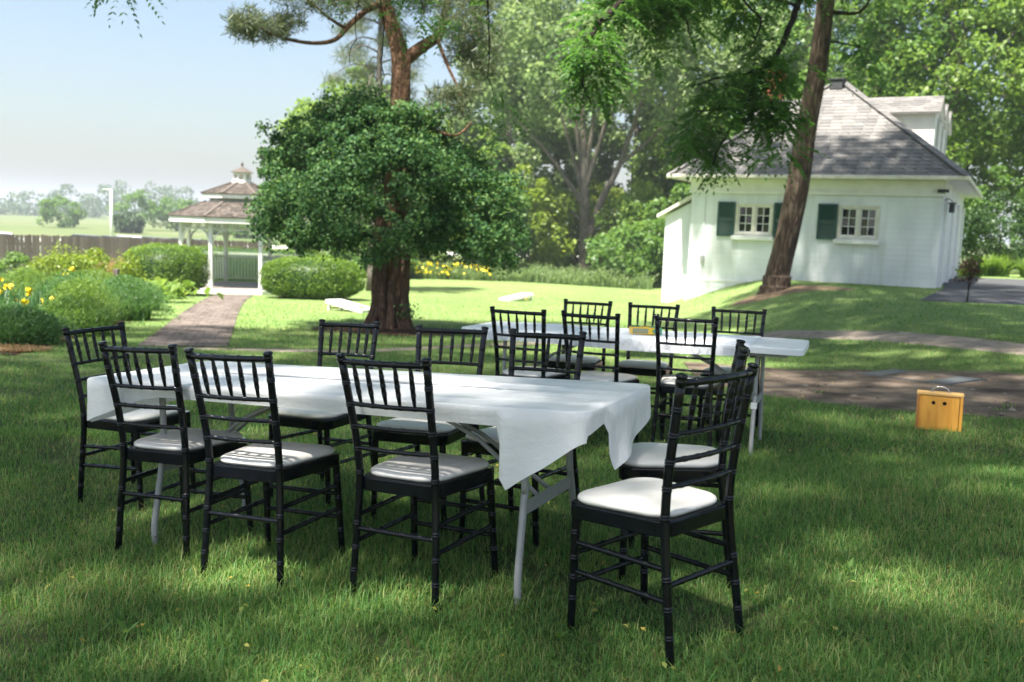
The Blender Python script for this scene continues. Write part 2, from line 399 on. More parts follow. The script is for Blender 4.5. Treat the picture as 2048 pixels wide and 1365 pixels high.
def object_mat(name, stops, rough=.8, nscale=8, bump=.3, spec=.3, stretch=(1, 1, 1)):
    """colour differs from object to object (bricks, pickets)"""
    m, n, o = new_mat(name)
    g = n.nodes.new('ShaderNodeObjectInfo'); t = noise(n, tex_co(n, 'Object', stretch), nscale, 5)
    mx = n.nodes.new('ShaderNodeMath'); mx.operation = 'MULTIPLY_ADD'; mx.inputs[1].default_value = .6
    n.links.new(g.outputs['Random'], mx.inputs[0])
    mu = n.nodes.new('ShaderNodeMath'); mu.operation = 'MULTIPLY'; mu.inputs[1].default_value = .4
    n.links.new(t.outputs['Fac'], mu.inputs[0]); n.links.new(mu.outputs[0], mx.inputs[2])
    k = len(stops); r = ramp(n, [(.05 + .9 * i / (k - 1), c) for i, c in enumerate(stops)]); n.links.new(mx.outputs[0], r.inputs[0])
    b = n.nodes.new('ShaderNodeBsdfPrincipled'); b.inputs['Roughness'].default_value = rough; b.inputs['Specular IOR Level'].default_value = spec
    n.links.new(r.outputs[0], b.inputs['Base Color'])
    bp = n.nodes.new('ShaderNodeBump'); bp.inputs['Strength'].default_value = bump; bp.inputs['Distance'].default_value = .01
    n.links.new(t.outputs['Fac'], bp.inputs['Height']); n.links.new(bp.outputs[0], b.inputs['Normal'])
    n.links.new(b.outputs[0], o.inputs[0]); return m
M['shingle'] = island_mat('grey_asphalt_shingle', [(.10, .098, .096), (.15, .145, .14), (.20, .19, .18), (.125, .12, .118)], rough=.9)
M['cedar'] = island_mat('weathered_cedar_shake', [(.055, .045, .038), (.10, .083, .07), (.15, .128, .11)], rough=.9)
M['green'] = solid('dark_green_paint', [(.014, .055, .043), (.022, .08, .062)], rough=.45, scale=5)
M['cream_trim'] = solid('aged_cream_trim', [(.55, .52, .42), (.70, .68, .60)], rough=.55, scale=5, bump=.15)
M['brick_red'] = solid('red_brick', [(.30, .075, .045), (.42, .13, .07)], rough=.9, scale=9, bump=.5)
M['slate'] = solid('dark_vent', [(.04, .04, .045)], rough=.7)
def glass_mat():
    m, n, o = new_mat('window_glass')
    b = n.nodes.new('ShaderNodeBsdfPrincipled'); b.inputs['Base Color'].default_value = (.012, .014, .016, 1)
    b.inputs['Roughness'].default_value = .04; b.inputs['Specular IOR Level'].default_value = .9
    t = noise(n, tex_co(n, 'Object'), 3, 2); bp = n.nodes.new('ShaderNodeBump'); bp.inputs['Strength'].default_value = .15; bp.inputs['Distance'].default_value = .02
    n.links.new(t.outputs['Fac'], bp.inputs['Height']); n.links.new(bp.outputs[0], b.inputs['Normal'])
    n.links.new(b.outputs[0], o.inputs[0]); return m
M['glass'] = glass_mat()

HZ0 = -.75
house = empty('white_house', (5.09, 27.88, HZ0), R(-27.5), 'white painted house with grey shingled hip roof, dormers and green shutters', 'house')
HW, HD = 6.7, 11.0
def hz(a): return a - HZ0
# walls with real window openings in the front
W1 = (1.32, 2.38, 1.40, 2.29); W2 = (4.12, 5.18, 1.40, 2.29)
mb = MB()
def wall_front(mb, x0, x1, z0, z1, holes, y0, y1):
    xs = sorted({x0, x1} | {h[0] for h in holes} | {h[1] for h in holes}); 
    for i in range(len(xs) - 1):
        a, b = xs[i], xs[i + 1]
        hs = [h for h in holes if h[0] <= a + 1e-6 and h[1] >= b - 1e-6]
        if not hs: mb.box(a, b, y0, y1, z0, z1)
        else:
            h = hs[0]; mb.box(a, b, y0, y1, z0, h[2]); mb.box(a, b, y0, y1, h[3], z1)
wall_front(mb, 0, HW, 0, hz(2.99), [(h[0], h[1], hz(h[2]), hz(h[3])) for h in (W1, W2)], 0, .25)
mb.build('front_wall', 'siding', house)
MB().box(0, .25, .25, HD, 0, hz(2.99)).build('side_wall', 'siding', house)
MB().box(HW - .25, HW, .25, HD, 0, hz(2.99)).build('side_wall', 'siding', house)
MB().box(.25, HW - .25, HD - .25, HD, 0, hz(2.99)).build('rear_wall', 'siding', house)
MB().box(-.05, HW + .05, -.05, -.001, 0, hz(.02)).box(HW + .001, HW + .05, 0, HD, 0, hz(.02)).build('plinth', 'siding', house)
MB().box(-.045, HW + .045, -.06, -.003, hz(.02) + .002, hz(.09)).build('plinth_band', 'white_paint', house)
MB().box(-.04, HW + .04, -.04, -.002, hz(2.58), hz(2.99) - .02).build('frieze_board', 'white_paint', house)
MB().box(-.06, HW + .06, -.075, -.042, hz(2.56), hz(2.64)).build('frieze_moulding', 'white_paint', house)
# soffit and gutter
OV = .5
mb = MB(); mb.box(-OV, HW + OV, -OV, HD + OV, hz(2.99), hz(3.02)); mb.build('soffit', 'white_paint', house)
mb = MB()
for x0, x1, y0, y1 in ((-OV - .1, HW + OV + .1, -OV - .1, -OV - .003), (HW + OV + .003, HW + OV + .1, -OV, HD + OV), (-OV - .1, -OV - .003, -OV, HD + OV)):
    mb.box(x0, x1, y0, y1, hz(2.955), hz(3.06))
bevel(mb.build('gutter', 'cream_trim', house), .02)
# hip roof: eave rectangle rising to a ridge that runs front to back
EZ = hz(3.03); E0 = (-OV - .06, -OV - .06); E1 = (HW + OV + .06, HD + OV + .06)
half = (E1[0] - E0[0]) / 2; RX = (E0[0] + E1[0]) / 2; RISE = 3.1
RA = (RX, E0[1] + half, EZ + RISE); RB = (RX, E1[1] - half, EZ + RISE)
MB().add([(E0[0], E0[1], EZ), (E1[0], E0[1], EZ), (E1[0], E1[1], EZ), (E0[0], E1[1], EZ), RA, RB],
         [(0, 1, 4), (1, 2, 5, 4), (2, 3, 5), (3, 0, 4, 5), (3, 2, 1, 0)]).build('roof', 'shingle', house)
def shingles(A, B, C, D, course, tab, thick, mbk, seed):
    """courses of tabs on the quad A-B (eave) D-C (top); lapped, uneven"""
    rr = random.Random(seed)
    A, B, C, D = map(Vector, (A, B, C, D)); up = ((D + C) / 2 - (A + B) / 2)
    nrm = (B - A).cross(up).normalized(); L = up.length; n = int(L / course)
    for i in range(n):
        t0 = i / n; t1 = min(1, (i + 1.35) / n)
        p0, p1 = A.lerp(D, t0), B.lerp(C, t0); q0, q1 = A.lerp(D, t1), B.lerp(C, t1)
        l = (p1 - p0).length; k = max(1, int(l / tab)); off = (i % 2) * .5
        ts = [0] + [min(1, max(0, (j + off + rr.uniform(-.08, .08)) / k)) for j in range(1, k)] + [1]
        for j in range(len(ts) - 1):
            a, b = ts[j] + .004, ts[j + 1] - .004
            if b - a < .004: continue
            h = thick * rr.uniform(.8, 1.5)
            P = [p0.lerp(p1, a) + nrm * (h + .012), p0.lerp(p1, b) + nrm * (h + .012), q0.lerp(q1, b) + nrm * .008, q0.lerp(q1, a) + nrm * .008]
            Q = [p0.lerp(p1, a) + nrm * .002, p0.lerp(p1, b) + nrm * .002]
            mbk.add(P + Q, [(0, 1, 2, 3), (4, 5, 1, 0), (4, 0, 3), (5, 2, 1)])
mb = MB(); e = .02
c0 = (E0[0], E0[1], EZ); c1 = (E1[0], E0[1], EZ); c2 = (E1[0], E1[1], EZ); c3 = (E0[0], E1[1], EZ)
shingles(c0, c1, RA, RA, .17, .30, .008, mb, 1)
shingles(c1, c2, RB, RA, .17, .34, .008, mb, 2)
shingles(c3, c0, RA, RB, .17, .34, .008, mb, 3)
roof_sh = mb.build('roof_shingles', 'shingle', house); roof_sh['kind'] = 'stuff'
mb = MB()
for a, b in ((c0, RA), (c1, RA), (RA, RB)):
    a = Vector(a); b = Vector(b); n = 26
    for i in range(n):
        p = a.lerp(b, i / n); q = a.lerp(b, (i + 1.25) / n); mb.bar(p + Vector((0, 0, .03)), q + Vector((0, 0, .018)), .26, .02)
o_ = mb.build('hip_caps', 'shingle', house); o_['kind'] = 'stuff'
mb = MB(); mb.box(RX - .2, RX + .16, RA[1] - .5, RA[1] - .02, EZ + RISE - .34, EZ + RISE - .06); mb.box(RX - .24, RX + .2, RA[1] - .54, RA[1] + .02, EZ + RISE - .058, EZ + RISE - .03); mb.build('roof_vent', 'slate', house)
# dormers
def dormer(side, yc):
    hwid = .8; zb = hz(3.9); ze = hz(5.16); zr = hz(5.66)
    xf = 6.1 if side > 0 else HW - 6.1
    xi = 3.9 if side > 0 else HW - 3.9
    d = MB(); 
    for s in (-1, 1): d.box(min(xf, xi), max(xf, xi), yc + s * hwid - (.05 if s > 0 else 0), yc + s * hwid + (.05 if s < 0 else 0), zb, ze)
    d.box(min(xf, xf - side * .06), max(xf, xf - side * .06), yc - hwid + .05, yc + hwid - .05, zb, ze)
    d.add([(xf, yc - hwid, ze), (xf, yc + hwid, ze), (xf, yc, zr - .05)], [(0, 1, 2) if side > 0 else (2, 1, 0)])
    dm = d.build('dormer', 'white_paint', house)
    r_ = MB(); xo = xf + side * .14
    for s in (-1, 1):
        a = (xo, yc + s * (hwid + .2), ze - .08); b = (xi, yc + s * (hwid + .2), ze - .08); c = (xi, yc, zr); dd = (xo, yc, zr)
        q = (a, b, c, dd) if (s < 0) == (side < 0) else (b, a, dd, c)
        shingles(*q, .16, .3, .008, r_, int(yc * 10) + s)
        r_.add([Vector(p) - Vector((0, 0, .03)) for p in q] + [Vector(p) for p in q], [(3, 2, 1, 0), (4, 5, 6, 7), (0, 1, 5, 4), (2, 3, 7, 6), (1, 2, 6, 5), (3, 0, 4, 7)])
    rr_ = r_.build('dormer_roof', 'shingle', dm)
    t_ = MB()
    for s in (-1, 1): t_.bar((xf + side * .07, yc + s * (hwid + .16), ze - .14), (xf + side * .07, yc, zr - .06), .1, .1)
    for s in (-1, 1): t_.box(min(xf, xf + side * .03), max(xf, xf + side * .03), yc + s * .42 - .06, yc + s * .42 + .06, zb + .15, ze - .1)
    t_.build('dormer_trim', 'white_paint', dm)
    MB().box(min(xf + side * .002, xf + side * .012), max(xf + side * .002, xf + side * .012), yc - .36, yc + .36, zb + .3, ze - .12).build('pane', 'glass', dm)
for yc in (4.05, 6.0, 7.9): dormer(1, yc); dormer(-1, yc)
# chimney
mb = MB()
for i in range(22):
    z = hz(4.1) + i * .125
    for (a, b, c, d) in ((.35, .95, 6.3, 6.42), (.35, .95, 6.78, 6.9), (.35, .47, 6.42, 6.78), (.83, .95, 6.42, 6.78)): 
        mb.box(a + .004, b - .004, c + .004, d - .004, z, z + .112)
mb.box(.37, .93, 6.32, 6.88, hz(4), hz(6.84)); mb.box(.3, 1.0, 6.25, 6.95, hz(6.86), hz(6.97))
mb.build('chimney', 'brick_red', house)
# windows: frame, two casements of six panes, sill, shutters with slats
def casement(w_):
    x0, x1, z0, z1 = w_[0], w_[1], hz(w_[2]), hz(w_[3])
    f = MB(); fr = .075; yf = -.02; yb = .1
    f.box(x0, x0 + fr, yf, yb, z0, z1); f.box(x1 - fr, x1, yf, yb, z0, z1)
    f.box(x0 + fr, x1 - fr, yf, yb, z1 - fr, z1); f.box(x0 + fr, x1 - fr, yf, yb, z0, z0 + fr * .8)
    xm = (x0 + x1) / 2; f.box(xm - .04, xm + .04, yf + .003, yb, z0 + fr * .8, z1 - fr)
    fo = f.build('window', 'cream_trim', house); bevel(fo, .006, 1)
    for s0, s1 in ((x0 + fr, xm - .04), (xm + .04, x1 - fr)):
        a, b, c, d = s0, s1, z0 + fr * .8, z1 - fr; st = .035
        s = MB(); s.box(a, a + st, .02, .06, c, d); s.box(b - st, b, .02, .06, c, d); s.box(a + st, b - st, .02, .06, c, c + st); s.box(a + st, b - st, .02, .06, d - st, d)
        mw = .018; px = (a + b) / 2; s.box(px - mw / 2, px + mw / 2, .022, .058, c + st, d - st)
        rows = [c + st + (d - c - 2 * st) * i / 3 for i in range(4)]
        for z in rows[1:3]: s.box(a + st, px - mw / 2, .022, .058, z - mw / 2, z + mw / 2); s.box(px + mw / 2, b - st, .022, .058, z - mw / 2, z + mw / 2)
        s.build('sash', 'white_paint', fo)
        for i in range(3):
            for q0, q1 in ((a + st, px - mw / 2), (px + mw / 2, b - st)):
                lo = rows[i] + (mw / 2 if i else 0); hi = rows[i + 1] - (mw / 2 if i < 2 else 0)
                t = random.uniform(-.012, .012); t2 = random.uniform(-.012, .012)
                MB().add([(q0, .040 + t, lo), (q1, .040 - t, lo), (q1, .040 - t + t2, hi), (q0, .040 + t + t2, hi), (q0, .075, lo), (q1, .075, lo), (q1, .075, hi), (q0, .075, hi)],
                         [(0, 1, 2, 3), (7, 6, 5, 4), (1, 0, 4, 5), (2, 1, 5, 6), (3, 2, 6, 7), (0, 3, 7, 4)]).build('pane', 'glass', fo)
    bevel(MB().box(x0 - .07, x1 + .05, -.13, -.004, z0 - .15, z0 - .03).build('sill', 'white_paint', fo), .012, 2)
def shutter(x0, x1, z0, z1):
    z0, z1 = hz(z0), hz(z1); st = .05
    s = MB(); s.box(x0, x0 + st, -.06, -.022, z0, z1); s.box(x1 - st, x1, -.06, -.022, z0, z1)
    for a, b in ((z0, z0 + st), (z1 - st, z1), ((z0 + z1) / 2 - .02, (z0 + z1) / 2 + .02)): s.box(x0 + st, x1 - st, -.059, -.022, a, b)
    so = s.build('shutter', 'green', house)
    n = 24; me = None
    for i in range(n):
        z = z0 + st + (z1 - z0 - 2 * st) * (i + .5) / n
        if abs(z - (z0 + z1) / 2) < .025: continue
        if me is None:
            sl = MB(); h = .016; sl.obox((0, 0, 0), ((x1 - x0) / 2 - st, 0, 0), (0, .012, .014), (0, .003, -.003)); o_ = sl.build('slat', 'green', so); me = o_.data
        else: o_ = link('slat', me, None, so)
        o_.location = ((x0 + x1) / 2, -.04, z)
casement(W1); casement(W2)
shutter(.80, 1.30, 1.34, 2.32); shutter(2.40, 2.88, 1.34, 2.32); shutter(3.59, 4.10, 1.35, 2.32)
# side wall: wide garage openings, pilasters, lantern
mb = MB()
for y in (.9, 4.1, 7.3): mb.box(HW + .002, HW + .03, y, y + 2.6, hz(.25), hz(2.4))
gd = mb.build('garage_door', 'white_paint', house)
for y in (.55, 3.62, 6.82, 10.1): MB().box(HW + .001, HW + .09, y, y + .3, hz(.0), hz(2.58)).build('pilaster', 'white_paint', house)
for y, z in ((.3, 2.38),):
    l = MB(); l.tube([(HW, y, hz(z + .1)), (HW + .12, y, hz(z + .14)), (HW + .2, y, hz(z + .06))], .012, 6); l.prism([(HW + .2 + .07 * math.cos(a), y + .07 * math.sin(a)) for a in [i * 1.047 for i in range(6)]], hz(z - .22), hz(z)); l.prism([(HW + .2 + .1 * math.cos(a), y + .1 * math.sin(a)) for a in [i * 1.047 for i in range(6)]], hz(z) + .002, hz(z + .04))
    l.build('lantern', 'slate', house)
mb = MB(); mb.box(HW - .15, HW + .12, -.16, -.05, hz(2.66), hz(2.74)); mb.build('floodlight', 'slate', house)
MB().tube([(.42, -.03, hz(2.5)), (.42, -.03, hz(.4)), (.42, -.03, hz(-.1))], .012, 6).build('conduit', 'white_paint', house)
MB().box(.36, .48, -.07, -.004, hz(.55), hz(.75)).build('meter_box', 'grey_metal', house)
# lean-to on the far left
lt = MB(); lt.add([(-1.0, .7, 0), (-.002, .7, 0), (-.002, .7, hz(2.42)), (-1.0, .7, hz(1.88)), (-1.0, 4, 0), (-.002, 4, 0), (-.002, 4, hz(2.42)), (-1.0, 4, hz(1.88))],
                [(0, 1, 2, 3), (4, 7, 6, 5), (0, 3, 7, 4), (2, 6, 7, 3), (1, 5, 6, 2)]); lt.build('lean_to', 'siding', house)
lr = MB(); lr.add([(-1.22, .52, hz(1.82)), (-.06, .52, hz(2.48)), (-.06, 4.1, hz(2.48)), (-1.22, 4.1, hz(1.82)), (-1.22, .52, hz(1.92)), (-.06, .52, hz(2.58)), (-.06, 4.1, hz(2.58)), (-1.22, 4.1, hz(1.92))],
                [(3, 2, 1, 0), (4, 5, 6, 7), (0, 1, 5, 4), (1, 2, 6, 5), (2, 3, 7, 6), (3, 0, 4, 7)]); lr.build('lean_to_roof', 'cream_trim', house)

# ------------------------------------------------------------------ gazebo
GC = Vector((-9.2, 32.0)); GF = (-GC).normalized(); GL = Vector((GF.y, -GF.x))
DZ = -.92
gaz = empty('gazebo', (GC.x, GC.y, -1.2), 0, 'white octagonal garden gazebo with two tier shingled roof and cupola', 'gazebo')
def gv(th, r):
    p = (GF * math.cos(R(th)) + GL * math.sin(R(th))) * r; return p.x, p.y
GA = [28.6 + 45 * k for k in range(8)]
def gzl(z): return z + 1.2
def octo(r): return [gv(a, r) for a in GA][::-1]
bevel(MB().prism(octo(2.15), gzl(-1.35), gzl(DZ)).build('deck', 'white_paint', gaz), .01, 1)
M['deckwood'] = solid('grey_deck_boards', [(.30, .26, .23), (.40, .36, .33)], rough=.8, scale=4, stretch=(1, 12, 1))
MB().prism(octo(2.05), gzl(DZ) + .002, gzl(DZ) + .03).build('deck_floor', 'deckwood', gaz)
RP = 2.0
posts = [gv(a, RP) for a in GA]
for x, y in posts:
    bevel(MB().box(x - .055, x + .055, y - .055, y + .055, gzl(DZ) + .03, gzl(1.24)).build('post', 'white_paint', gaz), .008, 1)
bal_me = None; sp_me = None
for k in range(8):
    a = Vector((*posts[k], 0)); b = Vector((*posts[(k - 1) % 8], 0)); d = (b - a).normalized(); L = (b - a).length
    a2 = a + d * .06; b2 = b - d * .06
    # header, frieze rails and spindles
    fz = MB(); fz.bar(a2 + Vector((0, 0, gzl(1.2))), b2 + Vector((0, 0, gzl(1.2))), .06, .08); fz.bar(a2 + Vector((0, 0, gzl(.98))), b2 + Vector((0, 0, gzl(.98))), .045, .035)
    fr = fz.build('frieze_rail', 'white_paint', gaz)
    n = 15
    for i in range(n):
        p = a2.lerp(b2, (i + .5) / n)
        if sp_me is None: o_ = MB().box(-.013, .013, -.013, .013, 0, .163).build('frieze_spindle', 'white_paint', fr); sp_me = o_.data
        else: o_ = link('frieze_spindle', sp_me, None, fr)
        o_.location = (p.x, p.y, gzl(.998))
    # curved brackets
    for p, s in ((a2, 1), (b2, -1)):
        br = MB(); 
        pts = [p + d * s * (.42 * (1 - math.cos(t))) * 1.0 + Vector((0, 0, gzl(.96 - .46 * (1 - math.sin(t))))) for t in [i * math.pi / 2 / 7 for i in range(8)]]
        for i in range(7): br.bar(pts[i], pts[i + 1] + (pts[i + 1] - pts[i]) * .12, .035, .07, up=d.cross(Vector((0, 0, 1))))
        br.build('bracket', 'white_paint', gaz)
    # railing except on the open side
    if k == 0: continue
    rl = MB(); rl.bar(a2 + Vector((0, 0, gzl(DZ + .92))), b2 + Vector((0, 0, gzl(DZ + .92))), .07, .05); rl.bar(a2 + Vector((0, 0, gzl(DZ + .14))), b2 + Vector((0, 0, gzl(DZ + .14))), .05, .04)
    rr_ = rl.build('railing', 'white_paint', gaz)
    n = 13
    for i in range(n):
        p = a2.lerp(b2, (i + .5) / n)
        if bal_me is None: o_ = MB().box(-.018, .018, -.018, .018, 0, .735).build('baluster', 'white_paint', rr_); bal_me = o_.data
        else: o_ = link('baluster', bal_me, None, rr_)
        o_.location = (p.x, p.y, gzl(DZ + .161)); o_.rotation_euler = (0, 0, math.atan2(d.y, d.x))
def roof_tier(name, r0, z0, r1, z1, fascia, seed):
    mb = MB(); c = octo(r0); t = octo(r1)
    mb.add([(x, y, gzl(z0)) for x, y in c] + [(x, y, gzl(z1)) for x, y in t], [(i, (i + 1) % 8, 8 + (i + 1) % 8, 8 + i) for i in range(8)] + [tuple(range(7, -1, -1))])
    ro = mb.build(name, 'cedar', gaz)
    sh = MB()
    for i in range(8):
        j = (i + 1) % 8
        shingles((*c[i], gzl(z0)), (*c[j], gzl(z0)), (*t[j], gzl(z1)), (*t[i], gzl(z1)), .14, .16, .014, sh, seed + i)
    s_ = sh.build('shakes', 'cedar', ro); s_['kind'] = 'stuff'
    for i in range(8): MB().bar((*c[i], gzl(z0) + .03), (*t[i], gzl(z1) + .03), .12, .03).build('hip_ridge', 'cedar', ro)
    f = MB(); cc = octo(r0 - .06); ci = octo(r0 - .12)
    for i in range(8):
        j = (i + 1) % 8; f.bar((*cc[i], gzl(z0 - fascia / 2 - .004)), (*cc[j], gzl(z0 - fascia / 2 - .004)), .03, fascia)
    f.build('fascia', 'white_paint', ro)
roof_tier('lower_roof', 2.42, 1.36, 1.2, 1.86, .17, 10)
roof_tier('upper_roof', 1.36, 2.12, .36, 2.5, .13, 30)
cl = MB(); cl.prism(octo(1.1), gzl(1.85), gzl(1.9)); cl.prism(octo(1.1), gzl(2.03), gzl(2.1)); cl.prism(octo(.85), gzl(1.91), gzl(2.02)); cl.build('clerestory', 'white_paint', gaz)
cb = octo(1.06)
for i in range(8):
    a = Vector((*cb[i], 0)); b = Vector((*cb[(i + 1) % 8], 0))
    for j in range(7):
        p = a.lerp(b, (j + .5) / 7); o_ = link('clerestory_baluster', sp_me, None, gaz); o_.location = (p.x, p.y, gzl(1.9)); o_.scale = (1.3, 1.3, .85)
cu = MB(); cu.prism(octo(.36), gzl(2.46), gzl(2.58)); cu.prism(octo(.29), gzl(2.58), gzl(2.64)); cu.prism(octo(.29), gzl(2.80), gzl(2.87))
for x, y in [gv(a, .27) for a in GA]: cu.box(x - .03, x + .03, y - .03, y + .03, gzl(2.64), gzl(2.80))
cup = cu.build('cupola', 'white_paint', gaz)
MB().prism(octo(.23), gzl(2.64), gzl(2.8)).build('louvre_core', 'cream_trim', cup)
mb = MB(); c = octo(.4); mb.add([(x, y, gzl(2.87)) for x, y in c] + [(0, 0, gzl(3.08))], [(i, (i + 1) % 8, 8) for i in range(8)] + [tuple(range(7, -1, -1))]); mb.build('cupola_roof', 'cedar', cup)
MB().tube([(0, 0, gzl(3.05)), (0, 0, gzl(3.10)), (0, 0, gzl(3.12)), (0, 0, gzl(3.16)), (0, 0, gzl(3.19)), (0, 0, gzl(3.26))], [.02, .025, .05, .05, .02, .006], 8).build('finial', 'cedar', cup)

# ------------------------------------------------------------------ brick path
M['brick'] = object_mat('paving_brick', [(.065, .052, .043), (.135, .109, .092), (.22, .182, .157)], rough=.85, nscale=12)
M['brickfar'] = island_mat('paving_brick_far', [(.065, .052, .043), (.135, .109, .092), (.22, .182, .157)], rough=.85)
BP = [(-4.28, 12.2), (-5.2, 15.6), (-6.25, 19.4), (-7.2, 23.0), (-8.05, 26.4), (-8.75, 29.7)]
pc = poly_sample(BP, 400); tg = np.gradient(pc, axis=0); tg /= np.linalg.norm(tg, axis=1, keepdims=True); nr = np.stack([tg[:, 1], -tg[:, 0]], 1)
PW = .53
brick_path = strip('brick_path', (pc - nr * PW)[::8], (pc + nr * PW)[::8], 'joint', off=.006, amp=.0, seed=2, n=100, k=6)
cum = np.r_[0, np.cumsum(np.linalg.norm(np.diff(pc, axis=0), axis=1))]; plen = cum[-1]
bme = None; nb = 0; farb = MB(); rrb = random.Random(4)
rows = int(plen / .105)
for i in range(rows):
    s_ = (i + .5) * .105; q = np.interp(s_, cum, np.arange(400)); k0 = int(q)
    c = pc[k0]; t = tg[k0]; n_ = nr[k0]
    offs = (i % 2) * .5
    for j in range(-3, 4):
        u = (j + offs - .25) * .205
        if abs(u) > PW - .06: continue
        x, y = c[0] + n_[0] * u, c[1] + n_[1] * u; z = g1(x, y) + .012 + rrb.uniform(-.003, .004)
        ang = math.atan2(n_[1], n_[0]) + rrb.uniform(-.02, .02)
        if nb < 300:
            if bme is None:
                bb = MB(); bb.add([(-.095, -.045, -.03), (.095, -.045, -.03), (.095, .045, -.03), (-.095, .045, -.03), (-.095, -.045, .006), (.095, -.045, .006), (.095, .045, .006), (-.095, .045, .006), (-.089, -.039, .011), (.089, -.039, .011), (.089, .039, .011), (-.089, .039, .011)],
                              [(8, 9, 10, 11), (4, 5, 9, 8), (5, 6, 10, 9), (6, 7, 11, 10), (7, 4, 8, 11), (0, 1, 5, 4), (1, 2, 6, 5), (2, 3, 7, 6), (3, 0, 4, 7)])
                o_ = bb.build('brick', 'brick', brick_path); bme = o_.data
            else: o_ = link('brick', bme, None, brick_path)
            o_.location = (x, y, z); o_.rotation_euler = (rrb.uniform(-.02, .02), rrb.uniform(-.01, .01), ang); nb += 1
        else:
            farb.obox((x, y, z - .01), (.095 * math.cos(ang), .095 * math.sin(ang), 0), (-.045 * math.sin(ang), .045 * math.cos(ang), 0), (0, 0, .02))
fo = farb.build('paving_bricks', 'brickfar', brick_path); fo['kind'] = 'stuff'

# ------------------------------------------------------------------ picket fence
M['oldwood'] = object_mat('weathered_fence_wood', [(.075, .06, .052), (.12, .10, .088), (.17, .145, .13)], rough=.9, nscale=5, stretch=(8, 8, .6), bump=.5)
fence = empty('board_fence', (-19, 35, -1.2), 0, 'weathered grey board fence behind the flower bed', 'fence')
FA = Vector((-24.0, 33.2)); FB = Vector((-10.6, 41.5)); FD = (FB - FA).normalized(); FL = (FB - FA).length; FN = Vector((FD.y, -FD.x))
pk = None
for i in range(int(FL / .141)):
    p = FA + FD * (i + .5) * .141
    if pk is None:
        m_ = MB(); m_.add([(-.068, -.01, 0), (.068, -.01, 0), (.068, .01, 0), (-.068, .01, 0), (-.068, -.01, 1.62), (.068, -.01, 1.62), (.068, .01, 1.62), (-.068, .01, 1.62), (-.04, -.01, 1.66), (.04, -.01, 1.66), (.04, .01, 1.66), (-.04, .01, 1.66)],
                         [(0, 1, 5, 4), (1, 2, 6, 5), (2, 3, 7, 6), (3, 0, 4, 7), (4, 5, 9, 8), (5, 6, 10, 9), (6, 7, 11, 10), (7, 4, 8, 11), (8, 9, 10, 11)])
        o_ = m_.build('picket', 'oldwood', fence); pk = o_.data
    else: o_ = link('picket', pk, None, fence)
    o_.location = (p.x + 19, p.y - 35, g1(p.x, p.y) + .02 + 1.2 + random.uniform(-.02, .02)); o_.rotation_euler = (0, random.uniform(-.008, .008), math.atan2(FD.y, FD.x))
for i in range(int(FL / 2.4) + 1):
    p = FA + FD * i * 2.4 - FN * .07; z = g1(p.x, p.y) + 1.2
    MB().box(p.x + 19 - .05, p.x + 19 + .05, p.y - 35 - .05, p.y - 35 + .05, z - .3, z + 1.6).build('post', 'oldwood', fence)
for h in (.4, 1.3):
    a = FA - FN * .045; b = FB - FN * .045
    MB().bar((a.x + 19, a.y - 35, g1(a.x, a.y) + 1.2 + h), (b.x + 19, b.y - 35, g1(b.x, b.y) + 1.2 + h), .035, .09).build('rail', 'oldwood', fence)

# ------------------------------------------------------------------ chairs
def ringed(path, base, rings, seg=9, ring_r=1.14, rw=.0027, n=6):
    """a turned rod along path with paired bamboo rings at the given arc fractions; base(t) gives radius"""
    P = catmull(path, n); L = [0]
    for i in range(1, len(P)): L.append(L[-1] + (P[i] - P[i - 1]).length)
    tot = L[-1]
    def at_(s):
        s = min(max(s, 0), tot)
        for i in range(1, len(L)):
            if L[i] >= s: return P[i - 1].lerp(P[i], (s - L[i - 1]) / max(1e-9, L[i] - L[i - 1]))
        return P[-1]
    ss = {0.0, tot}
    for i in range(1, 8 if tot < .3 else 16): ss.add(tot * i / (8 if tot < .3 else 16))
    ex = {}
    for t in rings:
        for o_, m_ in ((-4.2, 1.0), (-2.7, 1.0), (-2.3, ring_r), (-1.1, ring_r), (-.6, 1.0), (.6, 1.0), (1.1, ring_r), (2.3, ring_r), (2.7, 1.0), (4.2, 1.0)):
            s = t * tot + o_ * rw
            if 0 < s < tot: ex[s] = m_
    ss = sorted([s for s in ss if all(abs(s - e_) > rw for e_ in ex)] + list(ex))
    pts = [at_(s) for s in ss]; rad = [base(s / tot) * ex.get(s, 1.0) for s in ss]
    return pts, rad
def rrect(w0, w1, y0, y1, r, n=6):
    """rounded trapezoid: half width w0 at y0, w1 at y1"""
    P = []
    for (cx, cy, a0) in ((w1 - r, y1 - r, 0), (-w1 + r, y1 - r, 90), (-w0 + r, y0 + r, 180), (w0 - r, y0 + r, 270)):
        for i in range(n + 1):
            a = R(a0 + 90 * i / n); P.append((cx + r * math.cos(a), cy + r * math.sin(a)))
    return P
